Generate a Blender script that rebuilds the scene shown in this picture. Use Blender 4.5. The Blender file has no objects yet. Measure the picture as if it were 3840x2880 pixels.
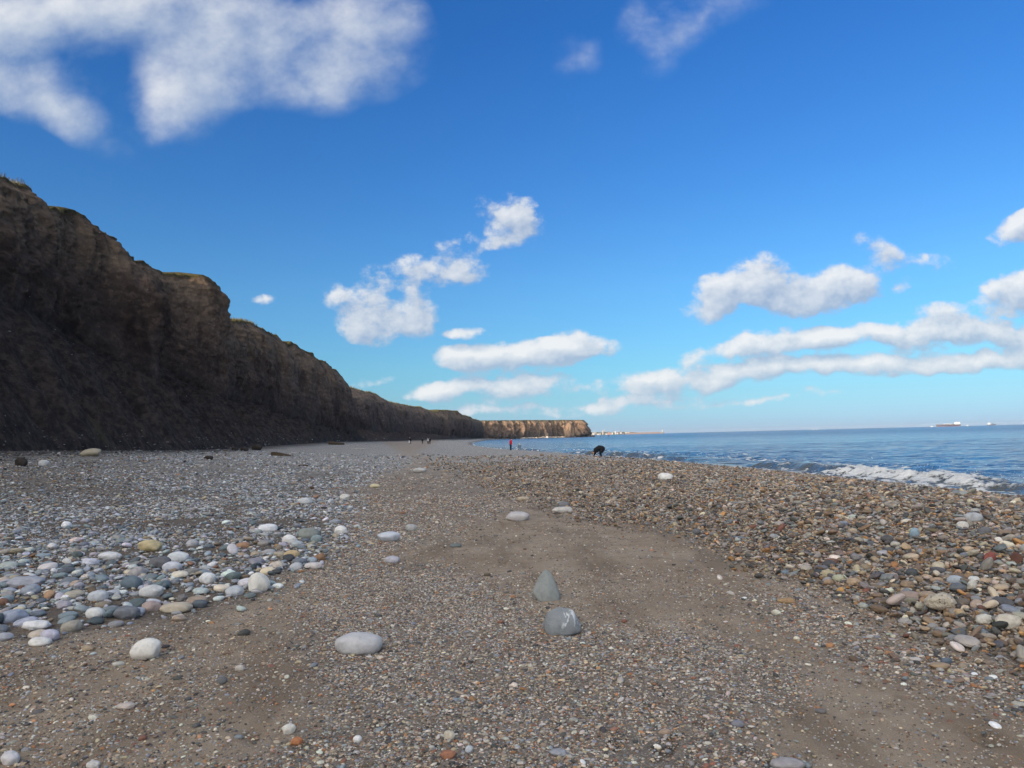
import bpy, bmesh, math, random
import numpy as np
from mathutils import Vector, Matrix

S = bpy.context.scene
COL = S.collection
rad = math.radians

# ------------------------------------------------------------------ camera
FPX = 2800.0                        # focal length in pixels of the 3840 wide photograph
PITCH, ROLL, EYE = rad(4.035), rad(1.40), 1.5
_F = np.array([0, math.cos(PITCH), math.sin(PITCH)])
_R0 = np.array([1.0, 0, 0]); _U0 = np.array([0, -math.sin(PITCH), math.cos(PITCH)])
_R = math.cos(ROLL) * _R0 - math.sin(ROLL) * _U0
_U = math.sin(ROLL) * _R0 + math.cos(ROLL) * _U0
cam = bpy.data.objects.new('camera', bpy.data.cameras.new('camera'))
COL.objects.link(cam)
m = Matrix.Identity(4)
for i in range(3):
    m[i][0], m[i][1], m[i][2] = _R[i], _U[i], -_F[i]
m[2][3] = EYE
cam.matrix_world = m
cam.data.sensor_fit = 'HORIZONTAL'; cam.data.sensor_width = 36
cam.data.lens = 36 * FPX / 3840
cam.data.clip_start = 0.05; cam.data.clip_end = 90000
S.camera = cam

# ------------------------------------------------------------------ sun, sky, exposure
SUN_EL, SUN_AZ = rad(12.5), math.atan2(-0.71, -0.70)      # azimuth measured from +Y towards +X
SUN = Vector((math.sin(SUN_AZ) * math.cos(SUN_EL), math.cos(SUN_AZ) * math.cos(SUN_EL), math.sin(SUN_EL)))
sl = bpy.data.lights.new('sun', 'SUN'); sl.energy = 3.6; sl.angle = rad(0.5); sl.color = (1, 0.80, 0.58)
so = bpy.data.objects.new('sun', sl); COL.objects.link(so)
so.rotation_euler = SUN.to_track_quat('Z', 'Y').to_euler()
S.view_settings.view_transform = 'Standard'; S.view_settings.look = 'None'
S.view_settings.gamma = 1; S.view_settings.use_curve_mapping = False
S.view_settings.exposure = 0.77

def ray(px, py):
    """direction of the line of sight through a point of the photograph, unit depth along the lens axis"""
    return _F + _R * ((px - 1920) / FPX) - _U * ((py - 1440) / FPX)

W = bpy.data.worlds.new('World'); S.world = W; W.use_nodes = True
NT = W.node_tree; NT.nodes.clear()

class NB:
    """small node-graph writer"""
    def __init__(s, nt): s.nt = nt
    def n(s, t, **kw):
        nd = s.nt.nodes.new(t)
        for k, v in kw.items(): setattr(nd, k, v)
        return nd
    def put(s, sock, v):
        if hasattr(v, 'is_output') or isinstance(v, bpy.types.NodeSocket): s.nt.links.new(v, sock)
        else:
            try: sock.default_value = v
            except Exception: sock.default_value = (*v, 1.0)
    def math(s, op, a, b=None, c=None, clamp=False):
        nd = s.n('ShaderNodeMath', operation=op); nd.use_clamp = clamp
        s.put(nd.inputs[0], a)
        if b is not None: s.put(nd.inputs[1], b)
        if c is not None: s.put(nd.inputs[2], c)
        return nd.outputs[0]
    def vec(s, op, a, b=None, scale=None):
        nd = s.n('ShaderNodeVectorMath', operation=op); s.put(nd.inputs[0], a)
        if b is not None: s.put(nd.inputs[1], b)
        if scale is not None: s.put(nd.inputs['Scale'], scale)
        return nd.outputs['Value'] if op in ('LENGTH', 'DOT_PRODUCT') else nd.outputs[0]
    def comb(s, x, y, z=0.0):
        nd = s.n('ShaderNodeCombineXYZ')
        for i, v in enumerate((x, y, z)): s.put(nd.inputs[i], v)
        return nd.outputs[0]
    def sep(s, v):
        nd = s.n('ShaderNodeSeparateXYZ'); s.put(nd.inputs[0], v); return nd.outputs
    def mix(s, f, a, b, mode='MIX'):
        nd = s.n('ShaderNodeMix', data_type='RGBA', blend_type=mode)
        s.put(nd.inputs[0], f); s.put(nd.inputs[6], a); s.put(nd.inputs[7], b); return nd.outputs[2]
    def rng(s, v, a, b, c=0.0, d=1.0, smooth=True):
        nd = s.n('ShaderNodeMapRange', interpolation_type='SMOOTHSTEP' if smooth else 'LINEAR')
        for i, q in enumerate((v, a, b, c, d)): s.put(nd.inputs[i], q)
        return nd.outputs[0]
    def noise(s, v, scale, detail=4, rough=0.55, lac=2.0, dist=0.0, col=False):
        nd = s.n('ShaderNodeTexNoise'); s.put(nd.inputs['Vector'], v)
        nd.inputs['Scale'].default_value = scale; nd.inputs['Detail'].default_value = detail
        nd.inputs['Roughness'].default_value = rough; nd.inputs['Lacunarity'].default_value = lac
        nd.inputs['Distortion'].default_value = dist
        return nd.outputs['Color' if col else 0]
    def voro(s, v, scale, feature='F1', out='Color'):
        nd = s.n('ShaderNodeTexVoronoi', feature=feature); s.put(nd.inputs['Vector'], v)
        nd.inputs['Scale'].default_value = scale; return nd.outputs[out]
    def ramp(s, f, stops):
        nd = s.n('ShaderNodeValToRGB'); s.put(nd.inputs[0], f); e = nd.color_ramp.elements
        while len(e) < len(stops): e.new(0.5)
        for el, (p, c) in zip(e, stops): el.position = p; el.color = (*c, 1)
        return nd.outputs[0]

SKY_STRENGTH, SKY_GAIN, DECK_GAP = 0.07, 3.0, 0.72
SKY_TINT = [(0, (0.207, 0.333, 0.70)), (0.03, (0.2, 0.327, 0.547)), (0.05, (0.2, 0.327, 0.48)), (0.09, (0.21, 0.353, 0.453)), (0.19, (0.207, 0.367, 0.493)), (0.32, (0.153, 0.333, 0.52)), (0.49, (0.107, 0.3, 0.533)), (1, (0.113, 0.3, 0.52))]
CL_DARK, CL_DARK_LOW, CL_LIT = (3.0, 3.9, 5.4), (3.6, 4.7, 6.0), (7.5, 7.6, 7.7)
g = NB(NT)
sky = g.n('ShaderNodeTexSky', sky_type='NISHITA'); sky.sun_disc = False
sky.sun_elevation = SUN_EL; sky.sun_rotation = SUN_AZ
sky.altitude = 0; sky.air_density = 1.0; sky.dust_density = 0.35; sky.ozone_density = 3.0
D = g.n('ShaderNodeTexCoord').outputs['Generated']
dx, dy, dz = g.sep(D)
# clouds: soft lumps at their own bearings and heights in the sky, torn by noise.  (px, py, rx, ry, tilt, weight)
BLOBS = [(200, 20, 480, 170, 0, 1.3), (170, 350, 260, 130, -20, .8), (690, 300, 260, 210, 40, 1.2), (430, 180, 300, 110, 10, .35),
         (1030, 150, 330, 240, 0, .75), (1380, 120, 240, 260, 0, 1.0), (760, 40, 420, 160, 0, .6), (1230, 330, 260, 110, 0, .5), (300, 470, 240, 80, -25, .5),
         (2640, 70, 330, 100, 40, .36), (2480, 50, 190, 120, 20, .30), (2160, 200, 130, 85, 25, .30), (2205, 400, 120, 50, 25, .26), (2380, 90, 120, 100, 40, .24),
         (1895, 800, 130, 85, -10, .72), (1890, 890, 120, 46, 0, .5), (1705, 888, 90, 50, 30, .5), (1990, 850, 70, 60, 0, .4),
         (1400, 1215, 130, 95, 0, 1.25), (1560, 1160, 90, 110, 0, .85), (1280, 1100, 85, 65, 0, .62), (1390, 1065, 70, 100, 10, .55), (1530, 1010, 120, 75, 20, .5), (1720, 1030, 160, 65, -5, .62), (1730, 970, 100, 50, 20, .5), (1560, 1240, 60, 70, 0, .6),
         (980, 1122, 60, 24, 10, .5), (1735, 1253, 110, 28, 0, .62),
         (1960, 1335, 340, 65, 3, 1.3), (1760, 1345, 140, 55, 0, 1.0), (2130, 1310, 200, 60, 5, .8), (2080, 1270, 110, 50, 0, .4),
         (1800, 1455, 260, 50, 2, .72), (2020, 1445, 190, 46, 0, .68), (1650, 1470, 120, 30, 5, .55), (1900, 1525, 300, 34, 0, .46), (2330, 1522, 280, 28, 0, .42), (1400, 1432, 110, 22, 10, .5), (2150, 1555, 240, 16, 0, .36), (1700, 1540, 180, 20, 0, .36),
         (2730, 1105, 200, 80, 20, .95), (2860, 1040, 120, 90, 10, .9), (3050, 1085, 260, 80, 3, 1.1), (3190, 1060, 130, 80, 0, .7), (2680, 1180, 110, 45, 30, .6), (2960, 1140, 130, 60, 0, .5),
         (3310, 950, 140, 65, -25, .5), (3500, 975, 150, 40, -5, .46), (3385, 1060, 60, 35, 40, .48),
         (3850, 845, 150, 65, 25, 1.1), (3980, 850, 220, 80, 0, 1.1), (3810, 1085, 170, 70, 15, 1.1), (4000, 1080, 220, 80, 0, 1.1), (3830, 1165, 140, 36, 0, .4),
         (2930, 1285, 240, 62, 6, 1.0), (3150, 1262, 200, 48, 5, .85), (3480, 1245, 290, 56, 4, 1.05), (3800, 1240, 300, 50, 0, .95), (2720, 1322, 190, 34, 8, .6), (3560, 1165, 160, 55, 0, .6),
         (2450, 1420, 220, 48, 8, .95), (2800, 1398, 250, 44, 6, .85), (3050, 1372, 250, 46, 5, 1.0), (3400, 1352, 310, 50, 4, 1.15), (3750, 1338, 300, 44, 3, .95), (4050, 1320, 300, 70, 0, 1.1), (2700, 1436, 100, 32, 0, .75),
         (2480, 1480, 220, 36, 3, .7), (2880, 1490, 320, 22, 2, .48), (2260, 1530, 90, 28, 0, .45), (4400, 900, 500, 160, 10, 1.1), (-350, 200, 520, 260, 0, 1.1), (-500, 700, 350, 120, 0, .9), (4700, 1250, 500, 110, 0, 1.0)]
ysafe = g.math('MAXIMUM', dy, 0.04)
UV0 = g.comb(g.math('DIVIDE', dx, ysafe), g.math('DIVIDE', dz, ysafe), 0.0)
SU, SV, _ = g.sep(UV0)
_b = []
for (px, py, rx, ry, tilt, wt) in BLOBS:
    d = ray(px, py); _b.append((d[0] / d[1], d[2] / d[1], rx * 1.22 / FPX, ry * 1.22 / FPX, rad(tilt), wt))
def cloud_field(uv, blobs, high):
    """node group: how thick the cloud is at a bearing"""
    gt = bpy.data.node_groups.new('cloud_field', 'ShaderNodeTree')
    gt.interface.new_socket('uv', in_out='INPUT', socket_type='NodeSocketVector')
    gt.interface.new_socket('field', in_out='OUTPUT', socket_type='NodeSocketFloat')
    q = NB(gt); uvi = q.n('NodeGroupInput').outputs[0]; out = q.n('NodeGroupOutput')
    w = q.noise(uvi, 6.0 if high else 11.0, 2, .6, col=True)
    uvw = q.vec('ADD', uvi, q.vec('SCALE', q.vec('SUBTRACT', w, (.5, .5, .5)), scale=.085 if high else .045))
    acc = None
    for (bu, bv, rx, ry, tilt, wt) in blobs:
        mp = q.n('ShaderNodeMapping', vector_type='TEXTURE'); q.put(mp.inputs[0], uvw)
        mp.inputs['Location'].default_value = (bu, bv, 0)
        mp.inputs['Rotation'].default_value = (0, 0, tilt)
        mp.inputs['Scale'].default_value = (rx, ry, 1)
        gr = q.n('ShaderNodeTexGradient', gradient_type='SPHERICAL'); q.put(gr.inputs[0], mp.outputs[0])
        acc = q.math('MULTIPLY', gr.outputs[1], wt) if acc is None else q.math('MULTIPLY_ADD', gr.outputs[1], wt, acc)
    if acc is None: acc = 0.0
    acc = q.math('MULTIPLY', q.math('SUBTRACT', 1.0, q.math('EXPONENT', q.math('MULTIPLY', acc, -1.25))), 1.25)
    n1 = q.noise(q.vec('MULTIPLY', uvi, (1, 1.3, 1)), 6.5 if high else 20.0, 7, .56 if high else .60)
    n2_ = q.noise(uvi, 24.0 if high else 70.0, 4, .65)
    n1 = q.math('MULTIPLY_ADD', q.math('SUBTRACT', n2_, .5), .30, n1)
    amp = q.math('MULTIPLY', q.rng(acc, 0, .30), 1.3 if high else 1.6)
    gt.links.new(q.math('MULTIPLY_ADD', q.math('SUBTRACT', n1, .5), amp, acc), out.inputs[0])
    return gt
def use_field(gt, uv):
    nd = g.n('ShaderNodeGroup'); nd.node_tree = gt; g.put(nd.inputs[0], uv); return nd.outputs[0]
# clear sky: the sky texture, paler towards the horizon where the air is thick
el = g.math('MAXIMUM', dz, 0.0)
tint = g.ramp(el, SKY_TINT)
skyc = g.mix(1.0, sky.outputs[0], g.vec('SCALE', tint, scale=SKY_GAIN), 'MULTIPLY')
# unseen cloud on the sun's side, boosted to light the cliff facets and beach
toward = g.math('POWER', g.math('MAXIMUM', g.vec('DOT_PRODUCT', D, tuple(SUN)), 0.0), 3.0)
glow = g.vec('ADD', (1, 1, 1), g.vec('SCALE', (11.0, 9.2, 7.0), scale=toward))
def cloudy(DA, DB, soft, base=.42, gain=1.5):
    cover = g.math('MULTIPLY', g.rng(DA, *soft), g.rng(dz, 0.0, 0.04, 0, .93))
    lit = g.math('ADD', base, g.math('MULTIPLY', g.math('SUBTRACT', DA, DB), gain), clamp=True)
    cc = g.mix(g.rng(dz, 0.02, 0.20), g.mix(lit, CL_DARK_LOW, CL_LIT), g.mix(lit, CL_DARK, CL_LIT))
    cc = g.mix(1.0, cc, glow, 'MULTIPLY')
    b = g.n('ShaderNodeBackground'); g.put(b.inputs[0], g.mix(cover, skyc, cc)); b.inputs[1].default_value = SKY_STRENGTH
    return b.outputs[0]
def pick(f, a, b):
    nd = g.n('ShaderNodeMixShader'); g.put(nd.inputs[0], f)
    NT.links.new(a, nd.inputs[1]); NT.links.new(b, nd.inputs[2]); return nd.outputs[0]
UE = [-1.6, -.42, -.2, -.02, .2, .42, 1.6]; VE = [0.0, .10, .20, .36, .80]
OFF = (-0.010, 0.017)
def cell(i, j):
    mrg = 0.055
    sel = []
    for bl in _b:
        r = math.hypot(math.cos(bl[4]) * bl[2], math.sin(bl[4]) * bl[3]); q = math.hypot(math.sin(bl[4]) * bl[2], math.cos(bl[4]) * bl[3])
        if bl[0] + r > UE[i] - mrg and bl[0] - r < UE[i + 1] + mrg and bl[1] + q > VE[j] - mrg and bl[1] - q < VE[j + 1] + mrg: sel.append(bl)
    gt = cloud_field(UV0, sel, j == 3)
    if j == 3: return cloudy(use_field(gt, UV0), use_field(gt, g.vec('ADD', UV0, (-.05, .03, 0))), (0.10, 1.10), .30, .85)
    return cloudy(use_field(gt, UV0), use_field(gt, g.vec('ADD', UV0, (*OFF, 0))), (0.20, .68), .30, .85)
def column(i):
    s = cell(i, 0)
    for j in range(1, 4): s = pick(g.math('GREATER_THAN', SV, VE[j]), s, cell(i, j))
    return s
fr = column(0)
for i in range(1, 6): fr = pick(g.math('GREATER_THAN', SU, UE[i]), fr, column(i))
# unseen flat cloud layer overhead and behind the camera, thickened to brighten the beach
zs = g.math('ADD', el, 0.13)
PL = g.comb(g.math('DIVIDE', dx, zs), g.math('DIVIDE', dy, zs), 0.0)
def deck(p):
    return g.math('SUBTRACT', g.math('MULTIPLY', g.noise(g.vec('ADD', p, (3.7, 1.3, 0)), 0.95, 5, .56), 3.0), DECK_GAP)
off = cloudy(deck(PL), deck(g.vec('ADD', PL, (-0.10, -0.07, 0))), (0.12, 1.15))
infr = g.math('MULTIPLY', g.math('MULTIPLY', g.math('GREATER_THAN', dy, 0.2), g.math('LESS_THAN', SV, .80)), g.math('LESS_THAN', g.math('ABSOLUTE', SU), 1.6))
wo = g.n('ShaderNodeOutputWorld'); NT.links.new(pick(infr, off, fr), wo.inputs[0])
W.cycles.sampling_method = 'NONE'

cy = S.cycles
cy.max_bounces = 6; cy.diffuse_bounces = 3; cy.glossy_bounces = 3; cy.transmission_bounces = 2
cy.transparent_max_bounces = 4; cy.volume_bounces = 0; cy.caustics_reflective = False; cy.caustics_refractive = False
cy.use_denoising = True

# ------------------------------------------------------------------ helpers
rs = np.random.RandomState(7)
def proj(P):
    """world points -> photograph pixels"""
    d = P - np.array([0, 0, EYE]); f = d @ _F; f = np.where(f > 1e-3, f, 1e-3)
    return 1920 + FPX * (d @ _R) / f, 1440 - FPX * (d @ _U) / f
def tag(o, label=None, cat=None, group=None, kind=None):
    if label: o['label'] = label
    if cat: o['category'] = cat
    if group: o['group'] = group
    if kind: o['kind'] = kind
    return o
def link(name, me, mat=None, parent=None, loc=None, rot=None):
    o = bpy.data.objects.new(name, me); COL.objects.link(o)
    if mat is not None and me is not None and not me.materials: me.materials.append(mat)
    if parent is not None: o.parent = parent
    if loc is not None: o.location = loc
    if rot is not None: o.rotation_euler = rot
    return o
def mesh_np(name, V, F, smooth=True):
    me = bpy.data.meshes.new(name)
    V = np.asarray(V, np.float32); F = np.asarray(F, np.int32)
    me.vertices.add(len(V)); me.vertices.foreach_set('co', V.ravel())
    k = F.shape[1]
    me.loops.add(F.size); me.loops.foreach_set('vertex_index', F.ravel())
    me.polygons.add(len(F)); me.polygons.foreach_set('loop_start', np.arange(len(F), dtype=np.int32) * k)
    me.polygons.foreach_set('loop_total', np.full(len(F), k, np.int32))
    if smooth: me.polygons.foreach_set('use_smooth', np.ones(len(F), bool))
    me.update(calc_edges=True); me.validate()
    return me
def grid_faces(nr, nc):
    i = np.arange(nr * nc).reshape(nr, nc)
    return np.stack([i[:-1, :-1], i[:-1, 1:], i[1:, 1:], i[1:, :-1]], -1).reshape(-1, 4)
def fattr(me, name, vals):
    a = me.attributes.new(name, 'FLOAT', 'POINT'); a.data.foreach_set('value', np.asarray(vals, np.float32).ravel())
def hsh(i, j, k, s):
    h = (i * 374761393 + j * 668265263 + k * 2147483647 + s * 974634777) & 0xffffffff
    h = ((h ^ (h >> 13)) * 1274126177) & 0xffffffff
    h = ((h ^ (h >> 16)) * 2246822519) & 0xffffffff
    return h ^ (h >> 15)
def pn(x, y, z=0.0, s=0):
    """gradient noise, about -1..1"""
    x, y, z = np.broadcast_arrays(np.asarray(x, float), np.asarray(y, float), np.asarray(z, float))
    xi, yi, zi = np.floor(x), np.floor(y), np.floor(z)
    fx, fy, fz = x - xi, y - yi, z - zi
    xi, yi, zi = xi.astype(np.int64), yi.astype(np.int64), zi.astype(np.int64)
    u, v, w = [t * t * t * (t * (t * 6 - 15) + 10) for t in (fx, fy, fz)]
    def gr(a, b, c):
        h = hsh(xi + a, yi + b, zi + c, s)
        return ((h & 1023) / 511.5 - 1) * (fx - a) + (((h >> 10) & 1023) / 511.5 - 1) * (fy - b) + (((h >> 20) & 1023) / 511.5 - 1) * (fz - c)
    def lp(a, b, t): return a + (b - a) * t
    return 1.5 * lp(lp(lp(gr(0, 0, 0), gr(1, 0, 0), u), lp(gr(0, 1, 0), gr(1, 1, 0), u), v),
                    lp(lp(gr(0, 0, 1), gr(1, 0, 1), u), lp(gr(0, 1, 1), gr(1, 1, 1), u), v), w)
def fbm(x, y, z=0.0, o=4, s=0, g_=0.5):
    t, a = 0, 1.0
    for k in range(o):
        t = t + a * pn(x * 2 ** k, y * 2 ** k, np.asarray(z) * 2 ** k, s + k * 17); a *= g_
    return t
def ridge(x, y, z=0.0, o=3, s=0):
    t, a = 0, 1.0
    for k in range(o):
        t = t + a * (1 - 2 * np.abs(pn(x * 2 ** k, y * 2 ** k, np.asarray(z) * 2 ** k, s + k * 17))); a *= 0.5
    return t
def sst(a, b, x):
    t = np.clip((x - a) / (b - a), 0, 1); return t * t * (3 - 2 * t)
def tab(rows):
    a = np.array(rows, float)
    return lambda y, c: np.interp(y, a[:, 0], a[:, c])

class Mat:
    """principled material with a node writer"""
    def __init__(s, name, col=(.5, .5, .5), rough=.8, spec=.3):
        s.m = bpy.data.materials.new(name); s.m.use_nodes = True
        s.g = NB(s.m.node_tree); s.b = s.m.node_tree.nodes['Principled BSDF']
        s.b.inputs['Base Color'].default_value = (*col, 1); s.b.inputs['Roughness'].default_value = rough
        s.b.inputs['Specular IOR Level'].default_value = spec
    def col(s, v): s.g.put(s.b.inputs['Base Color'], v)
    def bump(s, h, st=.5, dist=.02, normal=None):
        b = s.g.n('ShaderNodeBump'); s.g.put(b.inputs['Height'], h)
        b.inputs['Strength'].default_value = st; b.inputs['Distance'].default_value = dist
        if normal is not None: s.g.put(b.inputs['Normal'], normal)
        s.g.put(s.b.inputs['Normal'], b.outputs[0]); return b.outputs[0]
    def pos(s): return s.g.n('ShaderNodeNewGeometry').outputs['Position']
    def attr(s, name, kind='GEOMETRY', out='Fac'):
        a = s.g.n('ShaderNodeAttribute', attribute_type=kind, attribute_name=name); return a.outputs[out]
def plain(name, col, rough=.8, spec=.3, vary=.25, scale=8.0):
    M = Mat(name, col, rough, spec); q = M.g
    tc = q.n('ShaderNodeTexCoord').outputs['Object']
    n = q.noise(tc, scale, 3)
    M.col(q.mix(n, tuple(c * (1 - vary) for c in col), tuple(min(1, c * (1 + vary)) for c in col)))
    return M.m

# ------------------------------------------------------------------ shape of the shore
SEA = -1.25
crest = tab([(-160, 10, .1), (-20, 9.8, .12), (10, 9.7, .14), (14, 9.6, .1), (17, 9.4, .02), (22, 9.5, -.05), (29, 8.9, -.14), (38, 7.9, -.26), (55, 7.6, -.29),
             (68, 6.9, -.44), (85, 5, -.47), (110, .9, -.5), (140, -4.9, -.5), (200, -13, -.3), (260, -20, -.17), (400, -29, .1), (650, -32, .2), (900, -36, .2), (960, -34, .2), (1040, 112, .2), (1100, 118, .2)])
water = tab([(-160, 21), (0, 20), (30, 19), (50, 17.6), (72, 15.2), (90, 12), (110, 7.5), (140, .8), (200, -7), (260, -14), (400, -22), (650, -25), (880, -28), (950, 8), (1000, 60), (1040, 116), (1100, 124)])
toe = tab([(-160, -27, 1.4), (40, -27, 1.4), (64, -28, 1.0), (82, -30, .97), (113, -33, 1.15), (167, -40, 1.35), (280, -44, 1.0), (445, -40, 1.3), (650, -38, 1.2), (850, -37, 1.2), (930, -38, .8), (960, -34, .4), (1040, 112, .4), (1100, 118, .4)])
foot = tab([(-160, 2.9), (5, 2.8), (8, 2.75), (11, 2.5), (16, .4), (28, -1.4), (60, -3.5), (110, -9), (140, -13), (260, -28), (400, -33), (700, -35), (1100, -36)])
def zbeach(X, Y):
    Xc, Zc, Xw, Xt, Zt, Xf = crest(Y, 1), crest(Y, 2), water(Y, 1), toe(Y, 1), toe(Y, 2), foot(Y, 1)
    far = sst(80, 300, Y)
    Xr = np.minimum(-7.5 - .02 * Y, Xf - 2)                       # where the beach starts to climb to the cliff
    Xr = np.maximum(Xr, Xt + 1)
    zf = np.minimum(Zc, 0) * .55 - .04                            # trough of sand at the foot of the bank
    z = np.where(X < Xr, Zt * np.clip((Xr - X) / np.maximum(Xr - Xt, 1), 0, 1.15) ** 1.35, zf * sst(0, 1, (X - Xr) / np.maximum(Xf - Xr, .5)))
    hump = np.where(Y < 40, .15, .05) * (1 - far)
    t = (X - Xf) / np.maximum(Xc - Xf, .5)
    z = np.where(X > Xf, zf + (Zc - zf) * sst(0, 1, t * 1.15) + hump * np.sin(np.pi * np.clip(t, 0, 1)), z)
    u = (X - Xc) / np.maximum(Xw - Xc, .5)
    z = np.where(X > Xc, Zc + (SEA - Zc) * (u * .75 + .25 * sst(0, 1, u)), z)
    z = np.where(X > Xw, SEA - .12 * (X - Xw), z)
    a = np.clip(1 - (Y - 60) / 200, .15, 1)
    z = z + a * (.035 * fbm(X / 1.7, Y / 1.7, s=3, o=2) + .012 * fbm(X / .35, Y / .35, s=5, o=2))
    bank = sst(Xf, Xf + 1.5, X) * sst(Xc + 2, Xc, X)
    z = z + bank * .05 * fbm(X / 1.1, Y / 1.6, s=9, o=3)
    return z
def hit(px, py):
    """where lines of sight meet the beach"""
    px, py = np.broadcast_arrays(np.asarray(px, float), np.asarray(py, float))
    d = _F[None] + np.outer((px.ravel() - 1920) / FPX, _R) - np.outer((py.ravel() - 1440) / FPX, _U)
    lo = np.full(len(d), 1.5); hi = lo.copy(); done = np.zeros(len(d), bool); t = lo.copy()
    while t[0] < 420 and not done.all():
        P = d * t[:, None]; below = (P[:, 2] + EYE) < zbeach(P[:, 0], P[:, 1])
        new = below & ~done; hi[new] = t[new]; done |= below
        lo[~done] = t[~done]; t = t * 1.03
    hi[~done] = lo[~done] * 1.001
    for _ in range(22):
        mid = (lo + hi) / 2; P = d * mid[:, None]; below = (P[:, 2] + EYE) < zbeach(P[:, 0], P[:, 1])
        hi = np.where(below, mid, hi); lo = np.where(below, lo, mid)
    P = d * hi[:, None]; P[:, 2] += EYE; return P

# ------------------------------------------------------------------ what lies where on the beach (outlines given as seen in the photograph)
def inside(px, py, poly):
    c = np.zeros(px.shape, bool); n = len(poly)
    for i in range(n):
        x1, y1 = poly[i]; x2, y2 = poly[(i + 1) % n]
        if y1 == y2: continue
        c ^= ((y1 > py) != (y2 > py)) & (px < (x2 - x1) * (py - y1) / (y2 - y1) + x1)
    return c
POLY_L = [(-1500, 2560), (-400, 2440), (0, 2395), (180, 2420), (330, 2350), (700, 2325), (870, 2270), (1040, 2235), (1060, 2150), (1230, 2120), (1330, 2020), (1320, 1930), (1290, 1850), (1420, 1780), (1560, 1730), (1400, 1640), (1300, 1600), (-1500, 1600)]
POLY_R = [(1640, 1655), (1560, 1700), (1620, 1750), (1790, 1800), (1990, 1875), (2160, 1928), (2370, 1962), (2560, 1990), (2720, 2050), (2860, 2135), (3030, 2175), (3190, 2220), (3280, 2285), (3460, 2375), (3650, 2430), (3840, 2505), (5200, 3000), (5600, 1600), (1640, 1600)]
POLY_G = [(1280, 2140), (1450, 2090), (1700, 2140), (1880, 2230), (2010, 2290), (2330, 2370), (2640, 2400), (2960, 2480), (2900, 2620), (2720, 2700), (3000, 2900), (3300, 3300), (600, 3300), (900, 2880), (1180, 2700), (1240, 2500), (1100, 2330)]
POLY_MID = [(1060, 2150), (1230, 2120), (1330, 2020), (1320, 1930), (1290, 1850), (1420, 1780), (1600, 1745), (1790, 1800), (1960, 1875), (1780, 1960), (1560, 2030), (1440, 2090), (1280, 2140)]
POLY_T = [(3160, 2235), (3240, 2310), (3420, 2410), (3620, 2470), (3840, 2560), (4600, 2850), (4300, 2850), (3700, 2650), (3300, 2530), (2950, 2400), (2800, 2300), (2950, 2230)]
def zones(X, Y):
    Z = zbeach(X, Y)
    wx = .35 * fbm(X / .9, Y / .9, s=31, o=3) * np.clip(Y / 6, .5, 3); wy = .35 * fbm(X / .9, Y / .9, s=57, o=3) * np.clip(Y / 6, .5, 3)
    px, py = proj(np.stack([X + wx * .6, Y + wy, Z], -1))
    beh = Y < 2.0
    L = inside(px, py, POLY_L); R = inside(px, py, POLY_R) & ~L; G = inside(px, py, POLY_G) & ~L & ~R
    M = (inside(px, py, POLY_MID) | (py < 1775)) & ~L & ~R & ~G; T = inside(px, py, POLY_T) & ~R
    L |= beh & (X < -4); R |= beh & (X > 3.5)
    return px, py, L & ~beh | (beh & (X < -4)), R, G, M, T

_zy = np.geomspace(2.2, 130, 560); _zu = np.linspace(-1.75, 1.75, 900)
_ZY, _ZU = np.meshgrid(_zy, _zu, indexing='ij'); _ZX = _ZU * (_ZY + 1)
_zl = zones(_ZX.ravel(), _ZY.ravel()); _zl = [a.reshape(_ZX.shape) for a in _zl]
def zones_at(x, y):
    """the same, read off a table"""
    i = np.clip(np.round(np.log(np.maximum(y, 2.2) / 2.2) / math.log(130 / 2.2) * 559).astype(int), 0, 559)
    j = np.clip(np.round((x / (y + 1) + 1.75) / 3.5 * 899).astype(int), 0, 899)
    return [a[i, j] for a in _zl]

# ------------------------------------------------------------------ beach sheet
ys = np.concatenate([np.linspace(-150, -6, 30), np.linspace(-5, 1.8, 30), np.geomspace(2.0, 1100, 520)])
tt = np.linspace(-1, 1, 460)
nr, nc = len(ys), len(tt)
YY = np.repeat(ys[:, None], nc, 1)
SX = np.sinh(tt * 4.4) / np.sinh(4.4)                                 # fine near the line of sight, coarse outwards
XL, XR = toe(ys, 1) - 9, water(ys, 1) + 26
XX = np.where(SX[None] < 0, -SX[None] * XL[:, None], SX[None] * XR[:, None])
_c = np.clip((ys - 90) / 200, 0, 1)[:, None]
XX = XX * (1 - _c) + (XL[:, None] + (XR - XL)[:, None] * (tt[None] + 1) / 2) * _c
ZZ = zbeach(XX, YY)
for fx_, fy_ in zip(rs.uniform(-3.2, 2.6, 70), 3.0 + 8.5 * rs.rand(70) ** 1.3):
    a_ = rs.uniform(-.5, .5); ddx, ddy = (XX - fx_), (YY - fy_); k_ = (np.abs(ddx) < .5) & (np.abs(ddy) < .5)
    lx, ly = (ddx * math.cos(a_) + ddy * math.sin(a_))[k_] / .055, (ddy * math.cos(a_) - ddx * math.sin(a_))[k_] / .13
    r2 = lx * lx + ly * ly; ZZ[k_] += -.016 * np.exp(-r2 ** 2) + .006 * np.exp(-(np.sqrt(r2) - 1.35) ** 2 * 6)
near = (YY < 9) & (YY > 2) & (np.abs(XX) < 7)
ZZ = ZZ + near * .006 * fbm(XX / .09, YY / .09, s=77, o=2)
me = mesh_np('beach', np.stack([XX, YY, ZZ], -1).reshape(-1, 3), grid_faces(nr, nc))
zz_ = [0.0] * 5
for k in range(6):
    jx, jy = rs.randn(2, XX.size) * .16 * np.clip(YY.ravel() / 6, .6, 4)
    zz_ = [a + b / 6.0 for a, b in zip(zz_, zones(XX.ravel() + jx, np.maximum(YY.ravel() + jy, 2.1))[2:])]
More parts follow.
